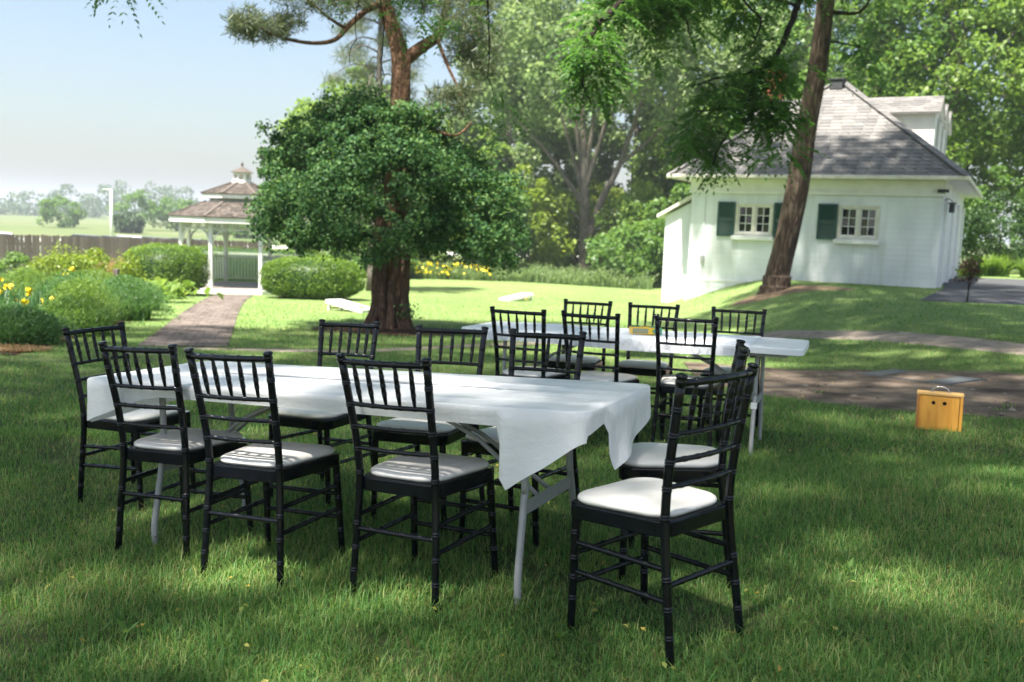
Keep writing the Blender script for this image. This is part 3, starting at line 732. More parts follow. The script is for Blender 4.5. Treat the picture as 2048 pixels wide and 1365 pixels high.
def make_chair():
    root = empty('chiavari_chair', (0, 0, 0))
    tops = []
    for s in (-1, 1):
        path = [(s * .190, -.222, -.01), (s * .181, -.200, .22), (s * .172, -.182, .43), (s * .174, -.192, .58), (s * .181, -.220, .74), (s * .190, -.252, .905)]
        pts, rad = ringed(path, lambda t: .0138 + .0012 * min(1, t / .35), [.115, .21, .31, .52, .62, .715, .81, .90], n=8)
        m_ = MB(); m_.tube(pts, rad, 10)
        e = Vector(path[-1]); d = (Vector(path[-1]) - Vector(path[-2])).normalized()
        m_.tube([e - d * .02, e - d * .006, e, e + d * .004, e + d * .010, e + d * .016, e + d * .020], [.0165, .0175, .0175, .0145, .019, .019, .012], 10)
        m_.build('back_post', 'black', root)
        lp = [(s * .196, .198, -.01), (s * .190, .190, .2), (s * .184, .180, .43)]
        pts, rad = ringed(lp, lambda t: .0132 + .003 * t, [.30, .47, .62, .82], n=8)
        MB().tube(pts, rad, 10).build('front_leg', 'black', root)
    def post_at(z):
        zs = [(-.01, .190, -.222), (.22, .181, -.2), (.43, .172, -.182), (.58, .174, -.192), (.74, .181, -.220), (.905, .190, -.252)]
        for i in range(len(zs) - 1):
            if zs[i][0] <= z <= zs[i + 1][0]:
                t = (z - zs[i][0]) / (zs[i + 1][0] - zs[i][0]); return zs[i][1] + (zs[i + 1][1] - zs[i][1]) * t, zs[i][2] + (zs[i + 1][2] - zs[i][2]) * t
        return zs[-1][1:]
    def back_rail(z, r, bow, nm, nr_):
        w_, y = post_at(z)
        path = [(-w_, y, z), (-w_ * .5, y - bow * .75, z), (0, y - bow, z), (w_ * .5, y - bow * .75, z), (w_, y, z)]
        pts, rad = ringed(path, lambda t: r, [(i + 1) / (nr_ + 1) for i in range(nr_)], seg=8, ring_r=1.16, rw=.0022)
        MB().tube(pts, rad, 8).build(nm, 'black', root)
    back_rail(.895, .0125, .022, 'crest_rail', 5)
    for z in (.735, .65, .565): back_rail(z, .0088, .018, 'back_rail', 5)
    for i in range(5):
        f = (i + 1) / 6 * 2 - 1
        w0, y0 = post_at(.735); w1, y1 = post_at(.895); b0 = .018 * (1 - f * f); b1 = .022 * (1 - f * f)
        a = Vector((f * w0, y0 - b0, .737)); b = Vector((f * w1, y1 - b1, .893))
        pts, rad = ringed([a, a.lerp(b, .5), b], lambda t: .0045 + .005 * math.sin(math.pi * min(max(t, .0), 1)) ** .7, [.3, .5, .72], seg=8, ring_r=1.16, rw=.002)
        MB().tube(pts, rad, 8).build('spindle', 'black', root)
    # seat frame with a shaped apron
    P = rrect(.180, .207, -.192, .216, .055); n = len(P)
    m_ = MB(); V = []; 
    for (sc, z) in ((.90, .400), (1.0, .402), (1.0, .448), (.985, .453), (.90, .453)): V += [(x * sc, (y - .01) * sc + .01, z) for x, y in P]
    F = [(k * n + i, k * n + (i + 1) % n, (k + 1) * n + (i + 1) % n, (k + 1) * n + i) for k in range(4) for i in range(n)] + [tuple(range(n - 1, -1, -1)), tuple(range(4 * n, 5 * n))]
    bevel(m_.add(V, F).build('seat_frame', 'black', root), .003, 1, 50)
    P = rrect(.170, .199, -.174, .208, .085, 8); n = len(P); V = []
    prof = ((.965, .4535), (1.0, .460), (1.008, .466), (.995, .473), (.95, .479), (.85, .4835), (.65, .487), (.35, .4885))
    for sc, z in prof: V += [(x * sc, (y - .015) * sc + .015, z) for x, y in P]
    V.append((0, .015, .489)); k_ = len(prof)
    F = [(k * n + i, k * n + (i + 1) % n, (k + 1) * n + (i + 1) % n, (k + 1) * n + i) for k in range(k_ - 1) for i in range(n)] + [((k_ - 1) * n + i, (k_ - 1) * n + (i + 1) % n, k_ * n) for i in range(n)] + [tuple(range(n - 1, -1, -1))]
    MB().add(V, F, True).build('cushion', 'cushion', root)
    # stretchers
    def stretcher(a, b, r=.0098, nr_=4):
        pts, rad = ringed([a, Vector(a).lerp(Vector(b), .5), b], lambda t: r, [(i + 1) / (nr_ + 1) for i in range(nr_)], ring_r=1.16, rw=.0022)
        MB().tube(pts, rad, 8).build('stretcher', 'black', root)
    for s in (-1, 1):
        for z0, z1 in ((.305, .315), (.205, .215)): 
            w_, y = post_at(z0); stretcher((s * w_, y, z0), (s * (.193 - .004 * z1 / .2), .196 - .02 * z1, z1))
    for z in (.275, .175): stretcher((-.191, .192, z), (.191, .192, z))
    w_, y = post_at(.255); stretcher((-w_, y, .255), (w_, y, .255))
    return root
chair0 = make_chair(); bpy.context.view_layer.update(); note_kids(chair0)
CH = [  # x, y, yaw, label, group
 (-1.964, 4.915, -111.7, 'black bamboo-style chair at the cloth-covered table end nearest the flower bed', 1),
 (-1.434, 4.130, -22.7, 'black chair on the table side away from the vine-covered tree, nearest the flower bed', 1),
 (-.951, 3.801, -23.5, 'black chair, middle one of three on the cloth-covered table side away from the vine-covered tree', 1),
 (-.300, 3.549, -29.2, 'black chair beside the deep hanging cloth flap, on the side away from the vine-covered tree', 1),
 (.512, 3.071, 43.2, 'black chair standing off the table corner, angled away, its whole frame clear of the table', 1),
 (.70, 3.74, 78, 'black chair seen edge-on at the cloth-covered table end, behind the angled chair', 1),
 (-.990, 4.975, 151.8, 'black chair backing onto the vine-covered trunk, on the far side of the cloth-covered table', 1),
 (-.380, 4.540, 155.0, 'black chair, middle one on the cloth-covered table side that faces the vine-covered tree', 1),
 (.072, 4.233, 148.4, 'black chair back to back with the paper-covered table chairs, at the cloth-covered table', 1),
 (.142, 6.49, -25.6, 'black chair between the two tables, nearest the vine-covered tree, at the paper-covered table', 2),
 (.622, 6.34, -27.4, 'black chair, middle one on the paper-covered table side that faces the cloth-covered table', 2),
 (1.20, 6.29, -18.8, 'black chair between the two tables, nearest the wooden case, at the paper-covered table', 2),
 (.515, 7.430, 158.3, 'black chair on the lawn side of the paper-covered table, nearest the vine-covered tree', 2),
 (1.025, 7.208, 159.4, 'black chair behind the small yellow and green carton on the paper-covered table', 2),
 (1.641, 6.944, 160.5, 'black chair next to the earth path, on the house side of the paper-covered table', 2)]
def stand(o, x, y, yaw, sink=.0):
    nrm = gnormal(x, y); q = Vector((0, 0, 1)).rotation_difference(nrm)
    o.location = (x, y, g1(x, y) - sink); o.rotation_mode = 'XYZ'
    o.rotation_euler = (q @ Quaternion((0, 0, 1), R(yaw))).to_euler('XYZ')
for i, (x, y, a, lb, g_) in enumerate(CH):
    c = chair0 if i == 0 else copy_tree(chair0)
    stand(c, x, y, a)
    tag(c, lb, 'chair', 'chairs round the cloth-covered table' if g_ == 1 else 'chairs round the paper-covered table')

# ------------------------------------------------------------------ tables
TL, TW, TH = 2.39, .762, .74
T1 = (-.632, 3.992, -24.8); T2 = (.868, 6.73, -20.0)
def make_table(name, label, pos):
    root = empty(name, (0, 0, 0)); tag(root, label, 'table'); stand(root, *pos)
    P = rrect(TW / 2, TW / 2, -TL / 2, TL / 2, .06, 6); P = [(y, -x) for x, y in P]; n = len(P)
    m_ = MB(); V = []; pr = ((.97, TH - .048), (1.0, TH - .045), (1.0, TH - .008), (.992, TH - .001), (.975, TH))
    for sc, z in pr: V += [(x - math.copysign((1 - sc) * .4, x), y - math.copysign((1 - sc) * .4, y), z) for x, y in P]
    F = [(k * n + i, k * n + (i + 1) % n, (k + 1) * n + (i + 1) % n, (k + 1) * n + i) for k in range(4) for i in range(n)] + [tuple(range(n - 1, -1, -1)), tuple(range(4 * n, 5 * n))]
    m_.add(V, F).build('table_top', 'plastic', root)
    r_ = .0145
    for s in (-1, 1):
        xe = s * (TL / 2 - .30)
        for t in (-1, 1):
            pts = [(xe, t * .22, TH - .05), (xe, t * .225, .42), (xe, t * .235, .37), (xe, t * .285, .15), (xe, t * .298, .08), (xe, t * .298, -.01)]
            MB().tube(catmull(pts, 4), r_, 10).build('leg', 'grey_metal', root)
        MB().bar((xe, -.225, .34), (xe, .225, .34), .012, .045).build('cross_bar', 'grey_metal', root)
        MB().bar((xe, -.2, TH - .055), (xe, .2, TH - .055), .03, .02).build('top_bar', 'grey_metal', root)
        for t in (-1, 1): MB().tube([(xe - s * .01, t * .06, .34), (xe - s * .30, t * .03, .55), (s * .30, t * .02, TH - .06)], .0095, 8).build('brace', 'grey_metal', root)
    for t in (-1, 1): MB().bar((-TL / 2 + .1, t * .30, TH - .06), (TL / 2 - .1, t * .30, TH - .06), .02, .022).build('side_rail', 'grey_metal', root)
    return root
tab1 = make_table('folding_table', 'grey legged folding table hidden under a white plastic cloth', T1)
tab2 = make_table('folding_table', 'white plastic folding table topped with a printed paper runner and small carton', T2)
MB().box(TL / 2 - .32, TL / 2 - .282, -.262, -.22, .31, .35).build('lock_ring', 'white_paint', tab2)

# the plastic cloth: top, skirt of uneven depth and hanging flaps
def drape():
    hw, hl, r = TW / 2 + .008, TL / 2 + .008, .06
    per = []   # (x, y, nx, ny)
    def lin(a, b, n, nx_, ny_):
        for i in range(n): per.append((a[0] + (b[0] - a[0]) * i / n, a[1] + (b[1] - a[1]) * i / n, nx_, ny_))
    def arc(cx, cy, a0, n=8):
        for i in range(n): a = R(a0 + 90 * i / n); per.append((cx + r * math.cos(a), cy + r * math.sin(a), math.cos(a), math.sin(a)))
    lin((-hl + r, -hw), (hl - r, -hw), 150, 0, -1); arc(hl - r, -hw + r, -90)
    lin((hl, -hw + r), (hl, hw - r), 60, 1, 0); arc(hl - r, hw - r, 0)
    lin((hl - r, hw), (-hl + r, hw), 120, 0, 1); arc(-hl + r, hw - r, 90)
    lin((-hl, hw - r), (-hl, -hw + r), 50, -1, 0); arc(-hl + r, -hw + r, 180)
    n = len(per)
    def drop(x, y, nx_, ny_):
        if ny_ < -.5:
            return float(np.interp(x, [-1.22, -1.1, -.86, -.75, 0, .865, .875, .90, 1.05, 1.15, 1.23], [.20, .155, .07, .055, .058, .066, .23, .295, .20, .12, .08]))
        if nx_ > .5: return float(np.interp(y, [-.38, -.19, -.18, -.12, .05, .2, .33, .38], [.085, .062, .17, .245, .20, .16, .125, .11]))
        if ny_ > .5: return float(np.interp(x, [-1.2, -.9, .9, 1.2], [.16, .09, .09, .12]))
        return float(np.interp(y, [-.38, 0, .38], [.20, .18, .16]))
    rows = [0, .004, .012, .03, .05, .09, .16, .26, .38, .52, .68, .84, 1.0]
    V = []; rn = np.random.default_rng(3)
    # top grid is a fan of inset rings so the surface can sag and crease
    insets = (.37, .34, .31, .28, .26, .255, .25, .245, .24, .22, .19, .16, .13, .10, .07, .045, .02)
    zt = TH + .006
    def topz(x, y): return zt + .0030 * math.sin(x * 4 + y * 31) * math.sin(x * 3.1) + .0026 * math.sin(y * 44 + x * 2.3) - .004 * math.exp(-((y - .13) / .006) ** 2) - .004 * math.exp(-((y + .13) / .006) ** 2) - .003 * math.exp(-(((x + 1.2) % .42 - .21) / .014) ** 2)
    for q in insets:
        for x, y, a, b in per:
            px = math.copysign(max(0, abs(x) - q), x); py = math.copysign(max(0, abs(y) - q), y); V.append((px, py, topz(px, py)))
    ki = len(insets)
    for i, (x, y, a, b) in enumerate(per):
        V.append((x - a * .004, y - b * .004, zt - .0005))
    for i, (x, y, a, b) in enumerate(per): V.append((x + a * .002, y + b * .002, zt - .007))
    for t in (.25, .45, .65, .82, .93, 1.0):
        for i, (x, y, a, b) in enumerate(per):
            d = drop(x, y, a, b); h = d * t; free = max(0, h - .055)
            tx, ty = -b, a; s = x * tx + y * ty
            wv = math.sin(s * 23 + t * 1.5) * .5 + math.sin(s * 11 + 2) * .7
            out = .003 + free * (.05 + .11 * wv) * (.4 if x < -1.0 else 1) + (.0015 * math.sin(s * 160) if h < .06 else 0) - (.012 * t if d < .1 else 0)
            V.append((x + a * out + tx * free * .08 * math.sin(h * 20), y + b * out + ty * free * .08 * math.sin(h * 20), zt - .007 - h))
    nrow = len(V) // n
    F = [(k * n + i, k * n + (i + 1) % n, (k + 1) * n + (i + 1) % n, (k + 1) * n + i) for k in range(nrow - 1) for i in range(n)]
    # centre strip: first ring collapses to a line; close it
    m_ = MB(); m_.add(V, [tuple(reversed(f)) for f in F], True)
    return m_
cloth = drape().build('tablecloth', 'cloth'); stand(cloth, *T1)
tag(cloth, 'white plastic tablecloth with flaps hanging at the corners, draped over the long table', 'tablecloth')

# printed paper runner with faint outline drawings along its hanging edge
def paper_mat():
    m, n, o = new_mat('printed_paper')
    v = tex_co(n, 'Object')
    sx = n.nodes.new('ShaderNodeSeparateXYZ'); n.links.new(v, sx.inputs[0])
    wv = n.nodes.new('ShaderNodeTexVoronoi'); wv.feature = 'DISTANCE_TO_EDGE'; wv.inputs['Scale'].default_value = 9; n.links.new(v, wv.inputs['Vector'])
    r = ramp(n, [(0, (.42, .43, .50)), (.035, (.80, .81, .86)), (1, (.83, .84, .88))]); n.links.new(wv.outputs['Distance'], r.inputs[0])
    b = n.nodes.new('ShaderNodeBsdfPrincipled'); b.inputs['Roughness'].default_value = .6
    mx = n.nodes.new('ShaderNodeMix'); mx.data_type = 'RGBA'; mx.inputs[0].default_value = .35
    mx.inputs[6].default_value = (.81, .82, .87, 1); n.links.new(r.outputs[0], mx.inputs[7])
    n.links.new(mx.outputs[2], b.inputs['Base Color'])
    t = noise(n, v, 7, 4); bp = n.nodes.new('ShaderNodeBump'); bp.inputs['Strength'].default_value = .25; bp.inputs['Distance'].default_value = .02
    n.links.new(t.outputs['Fac'], bp.inputs['Height']); n.links.new(bp.outputs[0], b.inputs['Normal'])
    n.links.new(b.outputs[0], o.inputs[0]); return m
M['paper'] = paper_mat()
M['ink'] = solid('grey_ink', [(.42, .43, .48)], rough=.7)
nxp = 120; X_ = np.linspace(-.98, .86, nxp)
def prof_pts(x):
    w1 = .003 * math.sin(x * 13) + .002 * math.sin(x * 31); P = []
    for y in np.linspace(.375, -.372, 22): P.append((y, TH + .004 + .0018 * math.sin(y * 26 + x * 7) * math.sin(x * 5 + 1) + .001 * math.sin(x * 41 + y * 13)))
    P += [(-.3835, TH + .0015), (-.388, TH - .008), (-.3885 - w1, TH - .03), (-.389 - w1 * 2, TH - .055), (-.388 - w1 * 2.5, TH - .078 - .006 * math.sin(x * 4 + 1))]
    return P
VV = []; 
for x in X_:
    for y, z in prof_pts(x): VV.append((x, y, z))
kk = len(prof_pts(0)); I = np.arange(nxp * kk).reshape(nxp, kk)
FFp = np.stack([I[:-1, :-1], I[:-1, 1:], I[1:, 1:], I[1:, :-1]], -1).reshape(-1, 4)
paper = np_mesh('paper_runner', np.array(VV), FFp, 'paper', smooth=True); stand(paper, *T2)
tag(paper, 'white printed paper runner laid over the folding table and hanging over its edge', 'paper')
ink = MB(); rp = random.Random(6)
def ink_poly(P, closed=True, w_=.0011):
    Q = [Vector((x, -.3915 - .004, z)) for x, z in P]
    for i in range(len(Q) - (0 if closed else 1)): ink.bar(Q[i], Q[(i + 1) % len(Q)], .0012, w_ * 2, up=(0, 1, 0))
x = -.93
while x < .84:
    kind = rp.choice('cccrrad'); s_ = rp.uniform(.026, .032); cz = TH - .042
    if kind == 'c':
        ink_poly([(x + s_ * math.cos(a), cz + s_ * math.sin(a)) for a in np.linspace(0, 6.28, 16, endpoint=False)]); ink_poly([(x + s_ * .6 * math.cos(a), cz + s_ * .6 * math.sin(a)) for a in np.linspace(0, 6.28, 10, endpoint=False)])
    elif kind == 'r':
        ink_poly([(x - s_, cz - s_), (x + s_, cz - s_), (x + s_, cz + s_), (x - s_, cz + s_)]); ink_poly([(x - s_ * .5, cz - s_ * .5), (x + s_ * .5, cz - s_ * .5), (x + s_ * .5, cz + s_ * .5), (x - s_ * .5, cz + s_ * .5)])
    elif kind == 'a': ink_poly([(x - s_, cz - s_), (x + s_, cz - s_), (x, cz + s_)])
    else: ink_poly([(x, cz - s_), (x + s_, cz), (x, cz + s_), (x - s_, cz)])
    x += rp.uniform(.085, .12)
ink.build('printed_outlines', 'ink', paper)['kind'] = 'stuff'
# carton
M['c_yellow'] = solid('yellow_card', [(.80, .46, .02), (.85, .55, .04)], rough=.45, scale=8)
M['c_green'] = solid('green_card', [(.05, .24, .14), (.09, .32, .2)], rough=.45, scale=8)
M['c_lines'] = solid('blue_green_print', [(.10, .22, .24), (.2, .32, .3)], rough=.5, scale=20)
carton = empty('crayon_carton', (0, 0, 0)); tag(carton, 'small yellow and green carton lying on the paper runner', 'carton')
bevel(MB().box(-.105, .105, -.06, .06, 0, .047).build('carton_body', 'c_yellow', carton), .002, 1)
mb = MB(); mb.add([(.06, -.0615, .001), (.1065, -.0615, .001), (.1065, -.0615, .047), (.06, -.0615, .047), (.035, -.0615, .024)], [(0, 1, 2, 3, 4)])
mb.box(.1055, .1068, -.06, .06, .001, .046); mb.add([(.05, -.06, .0482), (.105, -.06, .0482), (.105, .06, .0482), (.05, .06, .0482), (.02, 0, .0482)], [(0, 1, 2, 3, 4)])
mb.box(-.1, -.03, .02, .055, .0475, .0483)
mb.build('green_end', 'c_green', carton)
mb = MB(); 
for i in range(9): mb.box(-.1 + i * .0125, -.1 + i * .0125 + .008, -.0618, -.0605, .006, .034)
mb.box(-.1, .012, -.0617, -.0604, .036, .041)
mb.build('crayon_print', 'c_lines', carton)
T2M = tab2.rotation_euler.to_matrix()
p_ = Vector(tab2.location) + T2M @ Vector((.10, -.06, TH + .008)); carton.location = p_
carton.rotation_euler = (T2M @ Matrix.Rotation(R(24), 3, 'Z')).to_euler()

# wooden box with a carrying handle
bx = empty('wooden_case', (0, 0, 0)); tag(bx, 'orange varnished wooden case with two round holes and a metal handle, beside the earth path', 'case'); stand(bx, 3.42, 7.42, -24)
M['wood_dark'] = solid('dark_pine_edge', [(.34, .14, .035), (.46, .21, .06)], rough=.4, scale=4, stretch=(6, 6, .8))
mb = MB()
def holed(mb, x0, x1, z0, z1, y, holes, r, yb):
    n = 16
    for (hx, hz_) in holes:
        ring = [(hx + r * math.cos(a), hz_ + r * math.sin(a)) for a in np.linspace(0, 2 * math.pi, n, endpoint=False)]
        mb.add([(a, y, b) for a, b in ring] + [(a, yb, b) for a, b in ring], [(i, n + i, n + (i + 1) % n, (i + 1) % n) for i in range(n)])
    m = (x0 + x1) / 2
    for (a, b), (hx, hz_) in zip(((x0, m), (m, x1)), holes):
        C4 = [(a, z0), (b, z0), (b, z1), (a, z1)]; n2 = n // 4; 
        ring = [(hx + r * math.cos(t), hz_ + r * math.sin(t)) for t in [R(225 + 360 / n * i) for i in range(n)]]
        V = [(p, y, q) for p, q in C4] + [(p, y, q) for p, q in ring]; F = []
        for s in range(4):
            for i in range(n2): F.append((s, 4 + s * n2 + i + 1 if s * n2 + i + 1 < n else 4, 4 + s * n2 + i)[::-1])
            nx2 = (s + 1) % 4; e_ = 4 + ((s + 1) * n2) % n; F.append((s, nx2, e_))
        mb.add(V, F)
holed(mb, -.145, .14, .0, .272, -.062, [(-.045, .215), (.035, .215)], .0155, -.045)
mb.box(-.145, .14, -.045, .062, 0, .272); mb.build('front_panel', 'wood_orange', bx)
MB().box(-.064, -.026, -.0475, -.0455, .196, .234).box(.016, .054, -.0475, -.0455, .196, .234).build('painted_hole_shadow', 'hole_shade', bx)  # dark plates paint the shade inside the two holes
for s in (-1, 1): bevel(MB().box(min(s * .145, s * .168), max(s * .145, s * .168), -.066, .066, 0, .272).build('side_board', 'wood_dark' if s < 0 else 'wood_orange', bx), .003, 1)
for y0, y1 in ((-.068, -.03), (-.027, .027), (.030, .068)): bevel(MB().box(-.17, .17, y0, y1, .274, .296).build('top_board', 'wood_pale', bx), .004, 2)
MB().tube(catmull([(-.062, 0, .296), (-.058, 0, .318), (-.03, 0, .335), (0, 0, .339), (.03, 0, .335), (.058, 0, .318), (.062, 0, .296)], 4), .0045, 8).box(-.078, -.046, -.012, .012, .296, .299).box(.046, .078, -.012, .012, .296, .299).build('handle', 'chrome', bx)

# metal hatch in the earth path
M['hatch'] = solid('dark_slate_grey_metal', [(.07, .078, .088), (.11, .115, .12)], rough=.6, scale=7, bump=.3)
hat = empty('access_hatch', (0, 0, 0)); tag(hat, 'flat dark grey hatch cover set in the earth path', 'hatch'); stand(hat, 4.78, 10.95, -63)
MB().box(-.62, -.33, -.26, .26, .005, .03).build('end_plate', 'hatch', hat); MB().box(.33, .62, -.26, .26, .005, .031).build('end_plate', 'hatch', hat); MB().box(-.322, .322, -.26, .26, .005, .027).build('centre_plate', 'dirt', hat)
MB().box(-.66, .66, -.30, -.268, .004, .024).box(-.66, .66, .268, .30, .004, .024).build('frame', 'hatch', hat)

# lawn game boards
M['yellow'] = solid('yellow_paint', [(.75, .45, .03), (.8, .52, .06)], rough=.5)
def game_board(x, y, yaw, label, Lb=1.12, Wb=.6):
    r_ = empty('bean_bag_board', (0, 0, 0)); tag(r_, label, 'game board', 'bean bag boards on the lawn'); stand(r_, x, y, yaw)
    th = math.atan2(.2, Lb); 
    m_ = MB(); ax = Vector((math.cos(th), 0, math.sin(th))); az = Vector((-math.sin(th), 0, math.cos(th))); c0_ = Vector((-Lb / 2, 0, .07))
    hx = Lb * .8; n = 20; rr = .075
    T = [(0, -Wb / 2), (Lb, -Wb / 2), (Lb, Wb / 2), (0, Wb / 2)]
    ring = [(hx + rr * math.cos(R(225 + 360 / n * i)), rr * math.sin(R(225 + 360 / n * i))) for i in range(n)]
    V = [c0_ + ax * a + Vector((0, b, 0)) for a, b in T] + [c0_ + ax * a + Vector((0, b, 0)) for a, b in ring] + [c0_ + ax * a + Vector((0, b, 0)) - az * .03 for a, b in ring]
    F = []; n2 = n // 4
    for s in range(4):
        for i in range(n2): F.append((s, 4 + s * n2 + i, 4 + (s * n2 + i + 1) % n)[::-1])
        F.append((s, (s + 1) % 4, 4 + ((s + 1) * n2) % n))
    F += [(4 + i, 4 + n + i, 4 + n + (i + 1) % n, 4 + (i + 1) % n) for i in range(n)]
    m_.add(V, F); m_.build('deck', 'white_paint', r_)
    fr = MB()
    for s in (-1, 1): fr.bar(c0_ + ax * .0 + Vector((0, s * (Wb / 2 - .012), 0)) - az * .045, c0_ + ax * Lb + Vector((0, s * (Wb / 2 - .012), 0)) - az * .045, .022, .085)
    for a in (.012, Lb - .012): fr.bar(c0_ + ax * a + Vector((0, -Wb / 2 + .024, 0)) - az * .045, c0_ + ax * a + Vector((0, Wb / 2 - .024, 0)) - az * .045, .022, .085)
    fr.build('frame', 'white_paint', r_)
    top = c0_ + ax * (Lb - .07)
    for s in (-1, 1): MB().box(top.x - .02, top.x + .02, s * (Wb / 2 - .06) - .035, s * (Wb / 2 - .06) + .035, -.01, top.z - .03).build('leg', 'white_paint', r_)
    MB().bar((top.x, -Wb / 2 + .095, .06), (top.x, Wb / 2 - .095, .06), .03, .035).build('leg_brace', 'yellow', r_)
    MB().obox(c0_ + ax * .25 + az * .003, ax * .12, Vector((0, .16, 0)), az * .002).build('painted_mark', 'yellow', r_)
    return r_
game_board(-3.9, 22.7, 180 - 28, 'white bean bag board with yellow brace showing its legs, near the round hedge')
game_board(.1, 32.6, 40, 'white bean bag board with yellow mark lying out on the sunny lawn')

# lamp post, cars
lp = empty('lamp_post', (-30.6, 72, g1(-30.6, 72))); tag(lp, 'slim white lamp post with a short arm beyond the fence', 'lamp post')
MB().tube([(0, 0, 0), (0, 0, 4.66)], [.11, .085], 10).build('pole', 'white_paint', lp); MB().box(-.62, .1, -.07, .07, 4.63, 4.70).build('lamp_head', 'white_paint', lp)
M['car_dark'] = solid('dark_car_paint', [(.012, .013, .015)], rough=.2, coat=1); M['car_white'] = solid('white_car_paint', [(.72, .72, .72)], rough=.25, coat=1)
M['tyre'] = solid('tyre_rubber', [(.015, .015, .015)], rough=.8)
def car(x, y, yaw, m_, label):
    r_ = empty('parked_car', (x, y, g1(x, y)), R(yaw), label, 'car', 'cars parked beyond the fence')
    prof = [(-2.2, .35), (2.2, .35), (2.25, .62), (2.05, .82), (1.2, .93), (.55, 1.4), (-1.0, 1.46), (-1.75, 1.0), (-2.2, .92), (-2.28, .6)]
    V = []; n = len(prof)
    for yy, ins in ((-.88, 0), (.88, 0)): V += [(a, yy * (1 if b < 1.0 else .80), b) for a, b in prof]
    bevel(MB().add(V, [tuple(range(n)), tuple(range(2 * n - 1, n - 1, -1))] + [(i, n + i, n + (i + 1) % n, (i + 1) % n) for i in range(n)]).build('body', m_, r_), .05, 2)
    for s in (-1, 1): MB().add([(1.02, s * .885, .98), (.5, s * .76, 1.34), (-.95, s * .76, 1.4), (-1.5, s * .885, 1.02)], [(0, 1, 2, 3) if s > 0 else (3, 2, 1, 0)]).build('side_window', 'glass', r_)
    for a in (-1.35, 1.4):
        for s in (-1, 1): MB().tube([(a, s * .66, .33), (a, s * .9, .33)], .33, 14).build('wheel', 'tyre', r_)
for x, y, a, m_, lb in ((-25.4, 57, 20, 'car_dark', 'dark parked car next to a white one at the lamp post, behind the fence'), (-24.2, 60.5, 24, 'car_white', 'white parked car between two dark cars behind the fence'),
                        (-23.4, 56.5, 15, 'car_dark', 'dark parked car in the gap between two white cars, behind the fence'), (-21.4, 57.5, 10, 'car_dark', 'dark parked car behind the fence beside the gazebo hedge'),
                        (-19.3, 56.5, 15, 'car_dark', 'dark parked car seen through the gazebo posts'), (-31.2, 57.5, 30, 'car_white', 'white parked car alone above the board fence')):
    car(x, y, a, m_, lb)
# --- VEG ---
# ------------------------------------------------------------------ vegetation helpers
def unit(a): return a / np.maximum(1e-9, np.linalg.norm(a, axis=-1, keepdims=True))
def rdir(n, r): return unit(r.normal(size=(n, 3)))
def leaf_quads(P, size, r, out=None, up=.4, outw=.5, aspect=.55, fold=.12, droop=.25):
    """one folded leaf blade per point"""
    n = len(P); nrm = rdir(n, r) * .8; nrm[:, 2] += up
    if out is not None: nrm += out * outw
    nrm = unit(nrm); t = rdir(n, r); t[:, 2] -= droop
    if out is not None: t += out * .3
    t = unit(t - nrm * (t * nrm).sum(1, keepdims=True)); b = np.cross(nrm, t)
    s = (size * r.uniform(.65, 1.25, n))[:, None]
    V = np.stack([P - t * s * .5, P + b * s * aspect * .5 + nrm * s * fold - t * s * .05, P + t * s * .5 - nrm * s * fold * .4, P - b * s * aspect * .5 + nrm * s * fold - t * s * .05], 1).reshape(-1, 3)
    return V, np.arange(4 * n).reshape(n, 4)
def join(parts):
    V = []; F = []; k = 0
    for v, f in parts: V.append(v); F.append(f + k); k += len(v)
    return np.concatenate(V), np.concatenate(F)
def clump_points(C, rad, per, r, centre=None, shell=.55):
    """points on the outer, upper side of each clump"""
    n = len(C); idx_ = np.repeat(np.arange(n), per); m = len(idx_)
    d = rdir(m, r)
    if centre is not None: d = unit(d + unit(C - centre)[idx_] * .45 + np.array([0, 0, .25]))
    rr = rad[idx_] * (shell + (1 - shell) * r.random(m) ** .6) * r.uniform(.75, 1.12, m)
    return C[idx_] + d * rr[:, None] * np.array([1, 1, .8]), d
def strap_blades(B, h, wd, r, lean=.5, seg=4, spread=None):
    """long curved blades from base points B (n,3)"""
    n = len(B); a = r.uniform(0, 2 * np.pi, n); d = np.stack([np.cos(a), np.sin(a), np.zeros(n)], 1)
    if spread is not None: d = unit(d + spread)
    hh = h * r.uniform(.6, 1.15, n); ln = lean * r.uniform(.3, 1.3, n); sd_ = np.stack([-d[:, 1], d[:, 0], d[:, 2] * 0], 1)
    rows_ = []
    for i in range(seg + 1):
        t = i / seg; c = B + d * (hh * ln * t ** 1.8)[:, None]; c[:, 2] += hh * (t - .45 * np.minimum(1.5, ln) * t ** 2.6)
        w_ = (wd * (1 - t ** 2.2) + .0008) * .5
        rows_ += [c - sd_ * w_, c + sd_ * w_]
    V = np.stack(rows_, 1); k = 2 * (seg + 1)
    base = (np.arange(n) * k)[:, None]
    F = np.concatenate([base + np.array([[2 * i, 2 * i + 1, 2 * i + 3, 2 * i + 2]]) for i in range(seg)], 0)
    return V.reshape(-1, 3), F
